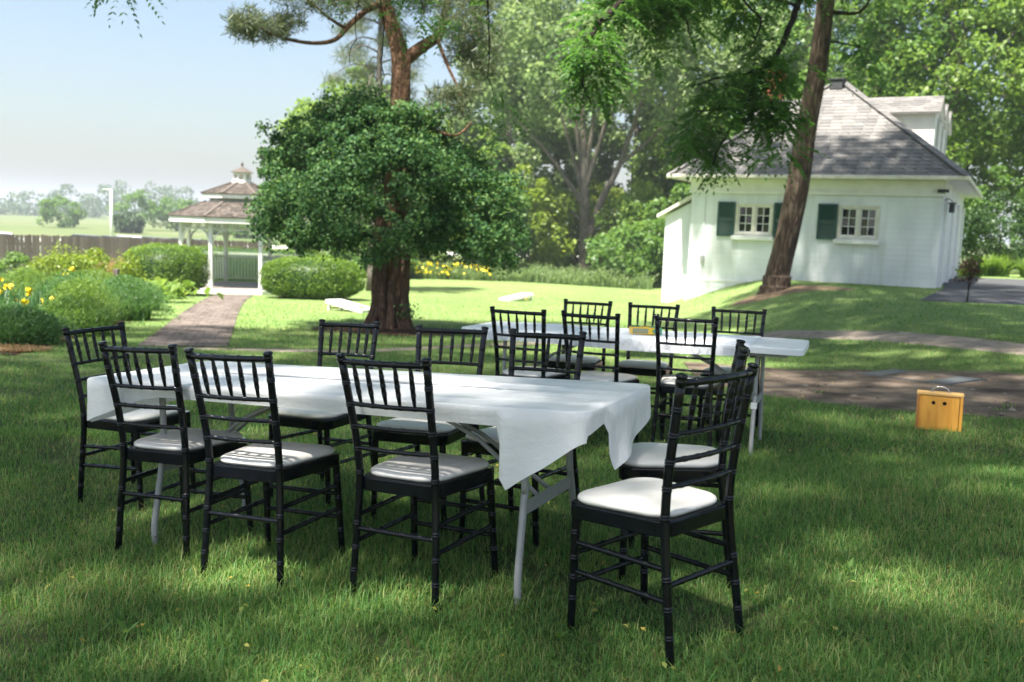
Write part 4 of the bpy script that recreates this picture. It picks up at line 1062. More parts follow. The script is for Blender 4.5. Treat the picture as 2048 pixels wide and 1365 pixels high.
def compound_leaves(B, D, L, r, pairs=6, lsize=.085, term=True):
    """pinnate leaves: base points, directions, length"""
    n = len(B); D = unit(D); side = unit(np.cross(D, np.tile([0, 0, 1.], (n, 1))) + rdir(n, r) * .25); Lr = (L * r.uniform(.7, 1.2, n))[:, None]
    out = []
    for i in range(pairs + (1 if term else 0)):
        t = (i + .8) / (pairs + .6); c = B + D * Lr * t; c[:, 2] -= (Lr[:, 0] * .55 * t ** 1.7)
        for s in ((-1, 1) if i < pairs else (0,)):
            dr = unit(side * s * .9 + D * (.45 if s else 1.0) + np.array([0, 0, -.38]) + rdir(n, r) * .18)
            nn = unit(np.cross(dr, np.cross(np.tile([0, 0, 1.], (n, 1)) + rdir(n, r) * .35, dr))); bb = np.cross(nn, dr)
            sz = (lsize * r.uniform(.7, 1.2, n) * (1 - .35 * abs(t - .5)))[:, None]
            V = np.stack([c, c + dr * sz * .42 + bb * sz * .22, c + dr * sz, c + dr * sz * .42 - bb * sz * .22], 1)
            out.append(V)
    V = np.concatenate(out, 0).reshape(-1, 3)
    return V, np.arange(len(V)).reshape(-1, 4)
def limb_tube(m_, pts, r0, r1, seg=8, n=5, wig=0, rr=random):
    P = catmull(pts, n); k = len(P)
    if wig: P = [p + Vector((rr.uniform(-1, 1), rr.uniform(-1, 1), rr.uniform(-1, 1))) * wig * (0 if i in (0,) else 1) for i, p in enumerate(P)]
    m_.tube(P, [r0 + (r1 - r0) * (i / (k - 1)) ** .8 for i in range(k)], seg); return P
def bark(name, a, b, c, sc=5, st=(1, 1, .25), bump=1.0):
    """furrowed plates: cracks between stretched cells"""
    m, n, o = new_mat(name); v = tex_co(n, 'Object', st)
    wp = noise(n, v, sc * 1.5, 4); mixv = n.nodes.new('ShaderNodeMix'); mixv.data_type = 'VECTOR'; mixv.inputs[0].default_value = .12
    n.links.new(v, mixv.inputs[4]); n.links.new(wp.outputs['Color'], mixv.inputs[5])
    vo = n.nodes.new('ShaderNodeTexVoronoi'); vo.feature = 'DISTANCE_TO_EDGE'; vo.inputs['Scale'].default_value = sc * 2.6; n.links.new(mixv.outputs[1], vo.inputs['Vector'])
    fn = noise(n, v, sc * 6, 6, .65); big_ = noise(n, tex_co(n, 'Object'), 1.3, 3)
    r1 = ramp(n, [(0, a), (.16, b), (.5, c)]); mul = n.nodes.new('ShaderNodeMath'); mul.operation = 'MULTIPLY_ADD'; mul.inputs[1].default_value = .9
    sub = n.nodes.new('ShaderNodeMath'); sub.operation = 'MULTIPLY_ADD'; sub.inputs[1].default_value = .45; sub.inputs[2].default_value = -.2
    n.links.new(fn.outputs['Fac'], sub.inputs[0]); n.links.new(vo.outputs['Distance'], mul.inputs[0]); n.links.new(sub.outputs[0], mul.inputs[2]); n.links.new(mul.outputs[0], r1.inputs[0])
    dk = n.nodes.new('ShaderNodeMix'); dk.data_type = 'RGBA'; dk.blend_type = 'MULTIPLY'; dk.inputs[0].default_value = .6
    rb = ramp(n, [(.35, (.6, .6, .6)), (.65, (1, 1, 1))]); n.links.new(big_.outputs['Fac'], rb.inputs[0]); n.links.new(r1.outputs[0], dk.inputs[6]); n.links.new(rb.outputs[0], dk.inputs[7])
    bs = n.nodes.new('ShaderNodeBsdfPrincipled'); bs.inputs['Roughness'].default_value = .95; bs.inputs['Specular IOR Level'].default_value = .1
    n.links.new(dk.outputs[2], bs.inputs['Base Color'])
    bp = n.nodes.new('ShaderNodeBump'); bp.inputs['Strength'].default_value = bump; bp.inputs['Distance'].default_value = .04
    n.links.new(mul.outputs[0], bp.inputs['Height']); n.links.new(bp.outputs[0], bs.inputs['Normal']); n.links.new(bs.outputs[0], o.inputs[0])
    return m
M['bark_grey'] = bark('grey_brown_bark', (.09, .075, .062), (.19, .165, .14), (.30, .265, .23), 5)
M['bark_walnut'] = bark('walnut_bark', (.045, .032, .025), (.11, .08, .06), (.19, .145, .11), 4, (1, 1, .22), 1.0)
M['bark_pine'] = bark('orange_pine_bark', (.11, .065, .042), (.24, .135, .082), (.33, .20, .125), 6, (1, 1, .5))
M['bark_vine'] = bark('brown_vine_bark', (.07, .042, .03), (.15, .092, .066), (.22, .145, .105), 7, (1, 1, .3))
M['bark_dark'] = bark('dark_twig_bark', (.025, .02, .016), (.05, .04, .033), (.08, .065, .05), 8)
M['lf_mid'] = leaf_mat('mid_green_leaf', [(.065, .145, .03), (.11, .21, .045), (.18, .29, .075)], .5, macro=.3)
M['lf_bright'] = leaf_mat('bright_green_leaf', [(.09, .17, .03), (.15, .25, .05), (.24, .34, .085)], .5, macro=.25)
M['lf_yellow'] = leaf_mat('yellow_green_leaf', [(.10, .17, .02), (.17, .25, .035), (.27, .34, .06)], .45, macro=.4)
M['lf_pale'] = leaf_mat('pale_green_leaf', [(.11, .18, .06), (.17, .25, .095), (.25, .33, .14)], .5, macro=.25)
M['lf_vine'] = leaf_mat('dark_vine_leaf', [(.014, .052, .02), (.03, .09, .03), (.075, .16, .045), (.13, .21, .06)], .28, rough=.6, macro=.9, spec=.22)
M['lf_walnut'] = leaf_mat('walnut_leaf', [(.04, .11, .022), (.065, .16, .034), (.11, .22, .055)], .5, macro=.8)
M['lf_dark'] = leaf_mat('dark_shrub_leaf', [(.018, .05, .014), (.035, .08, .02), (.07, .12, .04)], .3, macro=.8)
M['needle'] = leaf_mat('pine_needle', [(.07, .10, .05), (.11, .145, .07), (.17, .19, .10)], .3, macro=.8)
M['lf_hedge'] = leaf_mat('hedge_leaf', [(.06, .13, .015), (.11, .205, .025), (.20, .29, .04)], .38, macro=1.2)
M['far_leaf'] = leaf_mat('distant_leaf', [(.04, .085, .03), (.065, .12, .04), (.10, .16, .06)], .3, macro=.05)
M['lf_bed'] = leaf_mat('soft_green_blade', [(.045, .12, .03), (.075, .17, .045), (.13, .23, .075)], .4, macro=.8)
M['lf_iris'] = leaf_mat('iris_blade', [(.04, .115, .04), (.065, .16, .055), (.11, .21, .08)], .4, macro=.8)
M['petal'] = solid('yellow_petal', [(.80, .60, .015), (.88, .72, .04)], rough=.55, scale=20)
M['straw'] = leaf_mat('dry_straw', [(.28, .17, .06), (.42, .27, .11), (.5, .36, .18)], .3, macro=1)
M['fallen'] = leaf_mat('fallen_leaf', [(.16, .08, .03), (.42, .32, .06), (.30, .36, .08), (.5, .42, .1)], .3, macro=3)
M['pebble'] = island_mat('pebble', [(.06, .05, .04), (.14, .115, .09), (.28, .25, .21)], rough=.9)
M['lf_red'] = leaf_mat('dark_red_leaf', [(.035, .02, .012), (.06, .035, .02), (.10, .05, .03)], .3, macro=2)

def ellipsoid_clumps(c, rad, n, cr, r, low=-1.0):
    """clump centres spread through the outer volume of an ellipsoid"""
    d = rdir(int(n * 2.2), r); d = d[d[:, 2] > low][:n]
    q = r.uniform(.35, 1.0, len(d)) ** .45
    return np.array(c) + d * np.array(rad) * q[:, None], cr * r.uniform(.7, 1.35, len(d))
def tree(name, label, base, c, rad, nclump, per, cr, lsize, leafm, barkm, tr, seed, group=None, cat='tree', low=-.75, limbs=7, stems=None):
    r = np.random.default_rng(seed); x, y = base; z = g1(x, y)
    root = empty(name, (x, y, z)); tag(root, label, cat, group); off = np.array([x, y, z])
    C, rd = ellipsoid_clumps(np.array(c), rad, nclump, cr, r, low)
    P, d = clump_points(C, rd, per, r, np.array(c))
    V, F = leaf_quads(P - off, lsize, r, d, aspect=.7)
    np_mesh('crown', V, F, leafm, root)
    m_ = MB(); top = Vector((c[0] - x, c[1] - y, c[2] - z + rad[2] * .45)); rr = random.Random(seed)
    if stems is None:
        mid = Vector((top.x * .4 + rr.uniform(-.2, .2), top.y * .4, top.z * .5))
        m_.tube([(0, 0, -.1), (0, 0, .05)], [tr * 1.5, tr * 1.25], 10, False); limb_tube(m_, [(0, 0, .04), (mid.x * .3, mid.y * .3, mid.z * .4), mid, top], tr * 1.25, tr * .18, 9)
        m_.build('trunk', barkm, root)
        pick = r.choice(len(C), min(limbs, len(C)), replace=False)
        for i in pick:
            q = Vector(C[i] - off); t = rr.uniform(.35, .8); a = Vector((top.x * t * .8, top.y * t * .8, top.z * t)); l = MB()
            if q.z < a.z + .2: a = Vector((a.x, a.y, max(.4, q.z - .6)))
            limb_tube(l, [a, a.lerp(q, .5) + Vector((0, 0, .1 * (q - a).length)), q], tr * .33, tr * .05, 6); l.build('limb', barkm, root)
    else:
        for k, (pts, r0, r1) in enumerate(stems):
            l = MB(); limb_tube(l, [Vector(p) - Vector(off) for p in pts], r0, r1, 9); l.build('trunk' if k == 0 else 'limb', barkm, root)
    return root

# ------------------------------------------------------------------ vine-covered pine
px_, py_ = -2.2, 16.8; pz_ = g1(px_, py_)
pine = empty('pine_tree', (px_, py_, pz_)); tag(pine, 'old pine with orange upper trunk and crooked limbs rising out of the vine', 'tree'); po = Vector((px_, py_, pz_))
def loc(pts, o_=None): return [Vector(p) - (po if o_ is None else o_) for p in pts]
def rough_tube(m_, P, rad, seg, amp, rr, ridge=.05):
    """a trunk of uneven section with bark ridges"""
    seg = 54; V = []; n = len(P); rg = [rr.uniform(-1, 1) for _ in range(seg)]
    for i in range(n):
        for k in range(seg):
            if rr.random() < .22: rg[k] = rg[k] * .4 + rr.uniform(-1, 1) * .8
        for k in range(seg):
            th = 2 * math.pi * k / seg
            q = rad[i] * (1 + amp * math.sin(th * 3 + i * .2) + amp * .7 * math.sin(th * 5 - i * .3) + ridge * rg[k])
            V.append((P[i].x + q * math.cos(th), P[i].y + q * math.sin(th), P[i].z))
    F = [(i * seg + k, i * seg + (k + 1) % seg, (i + 1) * seg + (k + 1) % seg, (i + 1) * seg + k) for i in range(n - 1) for k in range(seg)]
    m_.add(V, F, False)
rr = random.Random(5)
trk = catmull(loc([(-2.2, 16.8, pz_ - .1), (-2.2, 16.8, pz_ + .25), (-2.16, 16.8, .3), (-2.12, 16.8, 1.4), (-2.12, 16.8, 2.85), (-2.08, 16.8, 3.7), (-2.1, 16.8, 4.3), (-2.33, 16.8, 4.96), (-2.47, 16.8, 5.6), (-2.2, 16.9, 7.2), (-1.9, 17, 9)]), 9)
m_ = MB(); rough_tube(m_, trk, [max(.06, (.26 if p.z < 1 else .25 - (p.z - 1) * .026)) for p in trk], 14, .05, rr); m_.build('trunk', 'bark_pine', pine)
pl_ = [([(-2.1, 16.8, 4.15), (-1.75, 16.9, 4.45), (-1.44, 17, 4.72), (-1.32, 17.1, 5.3), (-1.0, 17.2, 6.5)], .13, .05),
       ([(-2.4, 16.75, 5.15), (-2.65, 16.5, 4.95), (-2.89, 16.3, 4.67), (-3.1, 16.1, 4.38), (-3.45, 15.9, 4.28), (-3.91, 15.7, 4.32), (-4.25, 15.5, 4.45)], .065, .018),
       ([(-2.95, 16.25, 4.6), (-3.2, 16.0, 4.72), (-3.5, 15.8, 4.95), (-3.9, 15.6, 5.1)], .035, .012),
       ([(-1.5, 16.95, 4.65), (-1.35, 16.7, 4.3), (-1.2, 16.5, 3.98), (-1.05, 16.4, 3.7), (-.98, 16.3, 3.45), (-.95, 16.2, 3.2)], .04, .01),
       ([(-1.4, 16.95, 4.85), (-1.2, 16.8, 4.95), (-.98, 16.6, 4.75), (-.75, 16.5, 4.45)], .03, .01),
       ([(-1.89, 16.75, 3.35), (-1.65, 16.5, 3.15), (-1.43, 16.3, 3.0), (-1.1, 16.15, 2.9), (-.92, 16.05, 2.98), (-.8, 16, 3.12)], .045, .012),
       ([(-2.3, 16.9, 5.8), (-1.4, 17.4, 6.6), (-.4, 17.8, 6.7)], .07, .02), ([(-2.3, 16.9, 6.2), (-3.2, 17.2, 6.6), (-4.1, 17.4, 6.4)], .06, .02)]
for pts, r0, r1 in pl_:
    m_ = MB(); limb_tube(m_, loc(pts), r0, r1, 8, 5); m_.build('limb', 'bark_pine', pine)
r = np.random.default_rng(21)
def needle_blobs(B, per, r, ln=.13):
    parts_ = []
    for (x, y, z, q) in B:
        n = int(per * q * q * q * 20 ** .5 if False else per * q)
        tips = np.array([x, y, z]) + rdir(n, r) * (q * r.random(n) ** .45)[:, None] * np.array([1, 1, .55])
        # each twig carries a brush of needles
        k = 9; T = np.repeat(tips, k, 0); dd = unit(rdir(len(T), r) + np.array([0, 0, .35])); T = T + dd * .02
        b = unit(np.cross(dd, rdir(len(T), r))); L = (ln * r.uniform(.6, 1.2, len(T)))[:, None]
        V = np.stack([T - b * .006, T + b * .006, T + dd * L + b * .0045, T + dd * L - b * .0045], 1).reshape(-1, 3)
        parts_.append((V, np.arange(len(V)).reshape(-1, 4)))
    return join(parts_)
NB = [(-4.25, 15.5, 4.5, .33), (-4.05, 15.6, 4.35, .3), (-3.75, 15.65, 4.55, .22), (-4.45, 15.4, 4.35, .22), (-3.55, 15.8, 5.0, .4), (-3.1, 15.9, 4.95, .4), (-3.9, 15.6, 5.15, .35), (-2.75, 16.2, 5.2, .4),
      (-1.9, 16.9, 5.3, .5), (-1.4, 17, 5.4, .6), (-.95, 16.8, 5.0, .5), (-.75, 16.6, 4.5, .42), (-1.0, 16.9, 4.35, .35), (-.7, 16.5, 4.05, .3), (-1.05, 16.5, 4.7, .4), (-1.2, 16.3, 3.35, .32), (-.95, 16.3, 3.65, .25), (-1.35, 16.4, 3.6, .2),
      (-2.9, 16.9, 5.5, .5), (-.4, 17.6, 6.6, .8), (-4, 17.4, 6.5, .8), (-1.2, 17.2, 6.9, .9), (-2.6, 17, 7.3, .9), (-1.9, 17, 8.6, 1.0), (-.6, 16.9, 5.5, .45), (-2.2, 16.4, 5.6, .45)]
NB = [(a, b, c, q * 1.3) for a, b, c, q in NB]
V, F = needle_blobs(NB, 230, r); np_mesh('needles', V - np.array(po), F, 'needle', pine)

vine = empty('climbing_vine', (px_, py_, pz_)); tag(vine, 'dense dark green climbing vine with twisted stems wrapped round the pine trunk', 'vine')
for k in range(17):
    a = 2 * math.pi * k / 17 + rr.uniform(-.12, .12); m_ = MB(); pts = []; tw = rr.uniform(-.55, .55)
    for i, h in enumerate((-.06, .12, .4, .75, 1.15, 1.6, 2.1)):
        q = (.37 if i == 0 else .31 if i == 1 else .265) + rr.uniform(-.02, .035); aa = a + tw * h * .6 + rr.uniform(-.16, .16)
        pts.append((q * math.cos(aa) * (1.12 if i < 2 else 1) + .03 * h, q * math.sin(aa), h))
    q0 = rr.uniform(.042, .085); limb_tube(m_, pts, q0 * 1.15, q0 * .7, 8, 5); m_.build('stem', 'bark_vine', vine)
r = np.random.default_rng(31)
VC = np.array([-2.33, 16.8, .95]); nC = 760
C = []
while len(C) < nC:
    u = r.random(); th = r.uniform(0, 2 * np.pi); h = u ** 1.15
    wid = 2.33 * (1 - h ** 2.4) ** .7 * (1 + .06 * math.sin(th * 3 + 1 + h * 3) + .07 * math.sin(th * 7 - h * 6) + .05 * math.sin(th * 12 + h * 15)); wid = max(wid, .25)
    q = r.uniform(.78, 1.0) if r.random() < .8 else r.uniform(.3, .8)
    if h < .09: q = r.uniform(.25, 1.0)
    h_ = max(h, .035)
    C.append((VC[0] + wid * q * math.cos(th) - .12 * h - .3 * max(0, h - .6), VC[1] + wid * q * math.sin(th) * .95, VC[2] - .02 + 2.4 * h_ + r.normal() * .04))
C = np.array(C); ctr = np.array([-2.33, 16.8, 1.6])
for _ in range(26):      # shoots that stick out and dents in the outline
    q = C[r.integers(0, nC)]; near_ = np.linalg.norm(C - q, axis=1) < r.uniform(.3, .55); C[near_] += unit((q - ctr)[None])[0] * r.uniform(-.34, .3)
C[r.random(nC) < .12] += np.array([0, 0, .2]); C[(C[:, 2] < 1.05) & (np.hypot(C[:, 0] + 2.33, C[:, 1] - 16.8) > 1.5) & (r.random(nC) < .6)] -= np.array([0, 0, .17]); P, d = clump_points(C, .25 * r.uniform(.5, 1.6, nC), 105, r, VC, .4)
V, F = leaf_quads(P - np.array(po), .068, r, d, up=.35, outw=.45, aspect=.72, fold=.1, droop=.5); np_mesh('foliage', V, F, 'lf_vine', vine)
P = np.array([[-2.1 + r.normal() * .12, 16.5 + r.normal() * .08, pz_ + .25 + .25 * r.random()] for _ in range(140)]); P[:, 0] += .22
V, F = leaf_quads(P - np.array(po), .06, r); np_mesh('basal_leaves', V, F, 'lf_vine', vine)

# ------------------------------------------------------------------ leaning walnut with hanging branches
wx, wy = 6.55, 23.7; wz = g1(wx, wy); wo = Vector((wx, wy, wz))
wal = empty('walnut_tree', (wx, wy, wz)); tag(wal, 'tall leaning walnut tree with dark ridged trunk in front of the white house', 'tree')
trk = catmull(loc([(6.5, 23.7, wz - .15), (6.54, 23.7, wz + .05), (6.6, 23.68, wz + .5), (6.7, 23.6, 1.3), (6.83, 23.5, 2.4), (6.95, 23.4, 3.9), (7.02, 23.2, 5.2), (7.08, 23, 6.93), (7.0, 22.5, 8.6), (6.8, 22, 10.5)], wo), 12)
m_ = MB(); rough_tube(m_, trk, [(.41 if p.z < .12 else .34 if p.z < .4 else max(.1, .295 - p.z * .014)) for p in trk], 16, .045, rr); m_.build('trunk', 'bark_walnut', wal)
WL = [([(6.98, 22.5, 8.3), (6.6, 21.6, 8.2), (5.54, 19, 6.53), (4.78, 17, 5.49), (4.16, 15.5, 4.51), (3.82, 15, 4.03), (3.43, 14.5, 3.5), (3.16, 14.2, 3.09), (2.92, 14, 2.71), (2.79, 13.8, 2.4)], .095, .01),
      ([(3.82, 15, 4.05), (3.43, 14.6, 3.85), (2.92, 14.3, 3.71), (2.47, 14, 3.51)], .035, .01),
      ([(6.9, 22.2, 9.0), (5.4, 19.4, 8.8), (3.57, 16, 6.93), (2.33, 14, 5.34), (1.46, 13, 4.59), (1.08, 12.6, 4.17), (.86, 12.4, 3.85), (.76, 12.2, 3.53), (.8, 12.1, 3.15), (.9, 12, 2.95)], .085, .008),
      ([(2.4, 14.1, 5.4), (2.05, 13.4, 4.84), (2.19, 13.3, 4.36), (2.26, 13.2, 4.05)], .03, .01), ([(4.6, 16.6, 5.3), (3.28, 15, 5.1), (3.58, 14.8, 4.66), (3.41, 14.6, 4.17)], .03, .01), ([(3.6, 14.7, 3.75), (3.67, 14.4, 3.42), (3.72, 14.2, 2.97), (3.68, 14.1, 2.7)], .022, .008),
      ([(3.3, 14.3, 3.3), (2.75, 14, 3.2), (2.48, 13.9, 3.15)], .02, .008),
      ([(7.1, 23, 6.7), (7.45, 22.9, 6.62), (7.82, 22.8, 6.65), (8.08, 22.8, 7.04)], .06, .025), ([(7.1, 22.9, 6.0), (7.5, 22.7, 5.9), (7.78, 22.5, 5.79), (8.23, 22.3, 5.66)], .03, .01)]
for pts, r0, r1 in WL:
    m_ = MB(); limb_tube(m_, loc(pts, wo), r0, r1, 8, 6, .015, rr); m_.build('limb', 'bark_dark', wal)
r = np.random.default_rng(41)
def along(pts, n, r, t0=0, t1=1):
    P = np.array([tuple(p) for p in catmull(pts, 8)]); d = np.r_[0, np.cumsum(np.linalg.norm(np.diff(P, axis=0), axis=1))]; t = r.uniform(t0, t1, n) * d[-1]
    return np.stack([np.interp(t, d, P[:, k]) for k in range(3)], 1)
def hang(sets, r, spread=.35, L=.3, lsize=.085):
    """compound leaves gathered in drooping sprays along the limbs"""
    out = []
    for pts, n, t0, t1, sp in sets:
        k = max(2, n // 26); C_ = along(pts, k, r, t0, t1) + r.normal(size=(k, 3)) * np.array([1, 1, .7]) * sp; C_[:, 2] -= sp * .3
        A = C_[r.integers(0, k, n)]; o_ = r.normal(size=(n, 3)) * np.array([1, 1, .6]) * .12
        D = unit(o_ * 6 + rdir(n, r) * .3 + np.array([0, 0, -.15])); out.append(compound_leaves(A + o_, D, L, r, 6, lsize))
    return join(out)
V, F = hang([(WL[0][0], 110, .50, .86, .22), (WL[0][0], 240, .8, 1.0, .2), (WL[0][0], 80, .38, .6, .36), (WL[1][0], 130, .1, 1, .22), (WL[2][0], 480, .54, .86, .3), (WL[2][0], 230, .8, 1.0, .17), (WL[3][0], 240, .3, 1, .27), (WL[4][0], 150, .3, 1, .3), (WL[5][0], 170, .2, 1, .15), (WL[6][0], 120, .2, 1, .18)], r, lsize=.115, L=.27)
np_mesh('hanging_leaves', V - np.array(wo), F, 'lf_walnut', wal)
V, F = hang([(WL[8][0], 90, .3, 1, .24), (WL[7][0], 30, .7, 1, .3)], r, L=.34, lsize=.11)
np_mesh('trunk_leaves', V - np.array(wo), F, 'lf_walnut', wal)
# upper crown, above the frame, throws the dappled shade on the lawn and house
def canopy(blobs, r, L=.42, lsize=.205, dens=138):
    B = []; D = []
    for (x, y, z, q) in blobs:
        n = int(dens * q * q); d = rdir(n, r); B.append(np.array([x, y, z]) + d * (q * r.random(n) ** .4)[:, None] * np.array([1, 1, .5])); D.append(unit(d + np.array([0, 0, -.1])))
    return compound_leaves(np.concatenate(B), np.concatenate(D), L, r, 3, lsize)
def blob_limbs(root, blobs, start, o_, r0, m):
    for (x, y, z, q) in blobs:
        l = MB(); s_ = Vector(start); e_ = Vector((x, y, z)); limb_tube(l, loc([s_, s_.lerp(e_, .5) + Vector((0, 0, .8)), e_], o_), r0, .02, 6); l.build('limb', m, root)
def over(tx, ty, h, q):
    """a crown clump at height h whose shade falls on (tx, ty)"""
    k = h / math.tan(R(SUN_EL)); return (tx + SUN_H.x * k, ty + SUN_H.y * k, h, q)
WB = [over(5.4, 13, 9, 1.7), over(7.6, 14.6, 9, 1.8), over(3.8, 15.2, 9.2, 1.6), over(6.4, 17.6, 9.5, 2.0), over(8.6, 18.4, 9.8, 1.8), (4.4, 24.2, 10.6, 1.7), (6.2, 23.4, 10.2, 1.7), (8.2, 22.4, 10.2, 1.7), (5.0, 19.5, 9.6, 2.4), (8.6, 20.5, 10.4, 2.4), (4.4, 15.2, 8.6, 1.5), (7.4, 16.4, 9.4, 2.4), (2.6, 17.6, 9.4, 2.2), (9.9, 23.0, 11, 1.8), (2.2, 13.4, 7.7, 1.1), (5.6, 12.4, 8.4, 2.0), (8.4, 13.2, 8.8, 2.0)]
V, F = canopy(WB, r); np_mesh('crown', V - np.array(wo), F, 'lf_walnut', wal); blob_limbs(wal, WB, (6.95, 22.4, 8.8), wo, .09, 'bark_walnut')

# shade tree standing behind the viewpoint; only its lowest sprigs hang into view
def shade_tree(base, blobs, label, seed, sprigs, fork):
    x, y = base; z = g1(x, y); o_ = Vector((x, y, z)); r = np.random.default_rng(seed)
    t = empty('walnut_tree', (x, y, z)); tag(t, label, 'tree')
    m_ = MB(); limb_tube(m_, loc([(x, y, z - .1), (x + .05, y, z + 2), (x, y + .1, z + 4), fork], o_), .34, .2, 12); m_.build('trunk', 'bark_walnut', t)
    V, F = canopy(blobs, r); np_mesh('crown', V - np.array(o_), F, 'lf_walnut', t); blob_limbs(t, blobs, fork, o_, .1, 'bark_walnut')
    for pts, n, sp in sprigs:
        l = MB(); limb_tube(l, loc(pts, o_), .012, .004, 6, 6, .03, rr); l.build('limb', 'bark_dark', t)
    if sprigs:
        V, F = hang([(pts, n, .55, 1, sp) for pts, n, sp in sprigs], r, lsize=.075, L=.26); np_mesh('hanging_leaves', V - np.array(o_), F, 'lf_walnut', t)
    return t
SB1 = [over(-1.6, 4.9, 8.8, .8), over(-.1, 4.3, 8.4, .75), over(-2.7, 3.6, 7.6, 1.15), over(-.7, 2.3, 7.8, 1.2), over(-4.0, 5.4, 8.2, 1.6), over(-1.9, 6.0, 8.6, 1.3), over(-5.4, 7.8, 8.8, 1.8), over(-2.9, 8.3, 9.2, 1.5), over(-.2, 7.6, 9.0, 1.3), over(-6.0, 10.6, 9.4, 1.8), over(-3.2, 11.2, 9.8, 1.8), over(-.4, 11.0, 9.6, 1.6), over(-4.6, 14.2, 10.2, 1.7), over(-1.4, 14.2, 10.4, 1.6)]
shade_tree((-6.5, -3.5), SB1, 'spreading walnut whose lowest leafy sprigs hang across the sky beside the pine', 51,
           [([(-3.2, 9.4, 6.6), (-3.8, 10.2, 5.2), (-4.3, 10.8, 4.15), (-4.55, 11, 3.85)], 34, .16), ([(-3.2, 9.4, 6.6), (-4.2, 10.4, 5.0), (-4.9, 11, 4.05)], 22, .13), ([(-3.0, 9.6, 6.4), (-3.6, 10.4, 4.9), (-4.0, 10.9, 4.15)], 16, .12),
            ([(-1.4, 8.8, 6.6), (-1.7, 10.2, 4.8), (-1.85, 10.9, 3.7), (-1.95, 11.0, 3.2)], 60, .2), ([(-1.2, 8.8, 6.4), (-1.5, 10.2, 4.4), (-1.55, 10.9, 3.3), (-1.6, 11, 2.85)], 46, .16),
            ([(-.6, 8.8, 6.4), (-.5, 10.2, 4.8), (-.42, 10.9, 4.0), (-.38, 11.0, 3.35)], 44, .15), ([(-.6, 8.8, 6.4), (-.45, 10.2, 4.4), (-.35, 10.9, 3.1), (-.3, 11, 2.75)], 34, .13), ([(-1.2, 8.8, 6.4), (-1.2, 10.2, 5), (-1.2, 10.9, 4.2), (-1.15, 11, 3.8)], 30, .16)], (-5.0, -1.5, 6.2))
SB2 = [over(1.5, 3.3, 7.8, 1.5), over(1.2, 5.0, 8.6, .9), over(2.9, 5.2, 8.4, 1.5), over(1.2, 6.6, 9.0, 1.4), over(3.6, 7.6, 9.2, 1.5), over(5.4, 8.6, 9.4, 1.6), over(2.0, 9.4, 9.6, 1.4), over(4.6, 10.8, 10, 1.6)]
shade_tree((7.5, -3.2), SB2, 'broad walnut tree shading the lawn around the angled chair', 52, [], (5.2, -1.4, 6.4))

# ------------------------------------------------------------------ trees further back
# maple with fanning stems
stems = [([(3.96, 53, -1.4), (3.9, 53, .5), (3.75, 53, 3), (3.5, 53, 7), (3.3, 53, 12)], .46, .1), ([(4.1, 53, .8), (4.7, 52.9, 3.0), (5.6, 52.8, 5.0), (6.6, 52.6, 8.4), (7.4, 52.4, 11)], .27, .06), ([(3.75, 53, 3.0), (2.9, 52.8, 5.6), (2.2, 52.6, 7.6)], .2, .05), ([(3.7, 53, 3.4), (4.4, 52.8, 6), (5.0, 52.6, 8.5)], .2, .05),
         ([(3.75, 53, 2.6), (1.8, 52.8, 5.2), (0, 52.6, 7)], .18, .04), ([(3.7, 53, 3.6), (3.1, 53, 7), (2.6, 53, 10)], .2, .05), ([(5.6, 52.8, 5.0), (7.4, 52.6, 6.6), (9, 52.4, 9)], .13, .04), ([(3.8, 53, 1.6), (2.6, 52.8, 2.6), (1.4, 52.6, 2.8)], .1, .03), ([(3.7, 53, 4), (4.0, 52.8, 7), (4.0, 52.7, 9)], .17, .05)]
tree('maple_tree', 'tall pale-barked maple with many fanning stems beside the sunny lawn', (3.96, 53), (4.2, 53, 11.0), (6.6, 5.2, 6.2), 175, 120, 1.15, .31, 'lf_pale', 'bark_grey', .5, 61, stems=stems, low=-.7)
G_ = 'trees in the wood behind the lawn'
WOOD = [(-12.3, 58, 9.6, 2.4, 'lf_bright', 'rounded bright green tree, outermost of the wood on the gazebo side'), (-9.9, 59, 11.6, 2.8, 'lf_bright', 'bright green tree behind the crown of the vine'), (-3.2, 62, 9.0, 3.6, 'lf_bright', 'mid green woodland tree standing behind the dead pine limb'),
        (-.6, 64, 15.5, 4.2, 'lf_pale', 'tall pale woodland tree left bare of neighbours on its sky side'), (2.6, 66, 18.5, 4.6, 'lf_pale', 'tallest pale woodland tree directly behind the fanning maple'), (8.0, 66, 19, 4.8, 'lf_pale', 'tall green woodland tree over the lean-to roof'),
        (12.5, 64, 20, 5.0, 'lf_bright', 'tall bright woodland tree over the house roof beside the chimney'), (10.5, 58, 10, 3.2, 'lf_bright', 'lower green woodland tree just behind the lean-to'), (15.6, 60, 15, 3.8, 'lf_mid', 'green woodland tree hidden behind the chimney')]
for i, (x, y, h, q, lm, lb) in enumerate(WOOD):
    z = g1(x, y); tree('woodland_tree', lb, (x, y), (x, y, z + h * .56), (q, q, h * .46), int(55 + h * 6.5), 105, .9, .33, lm, 'bark_grey', .12 + h * .012, 70 + i, G_, low=-.95)
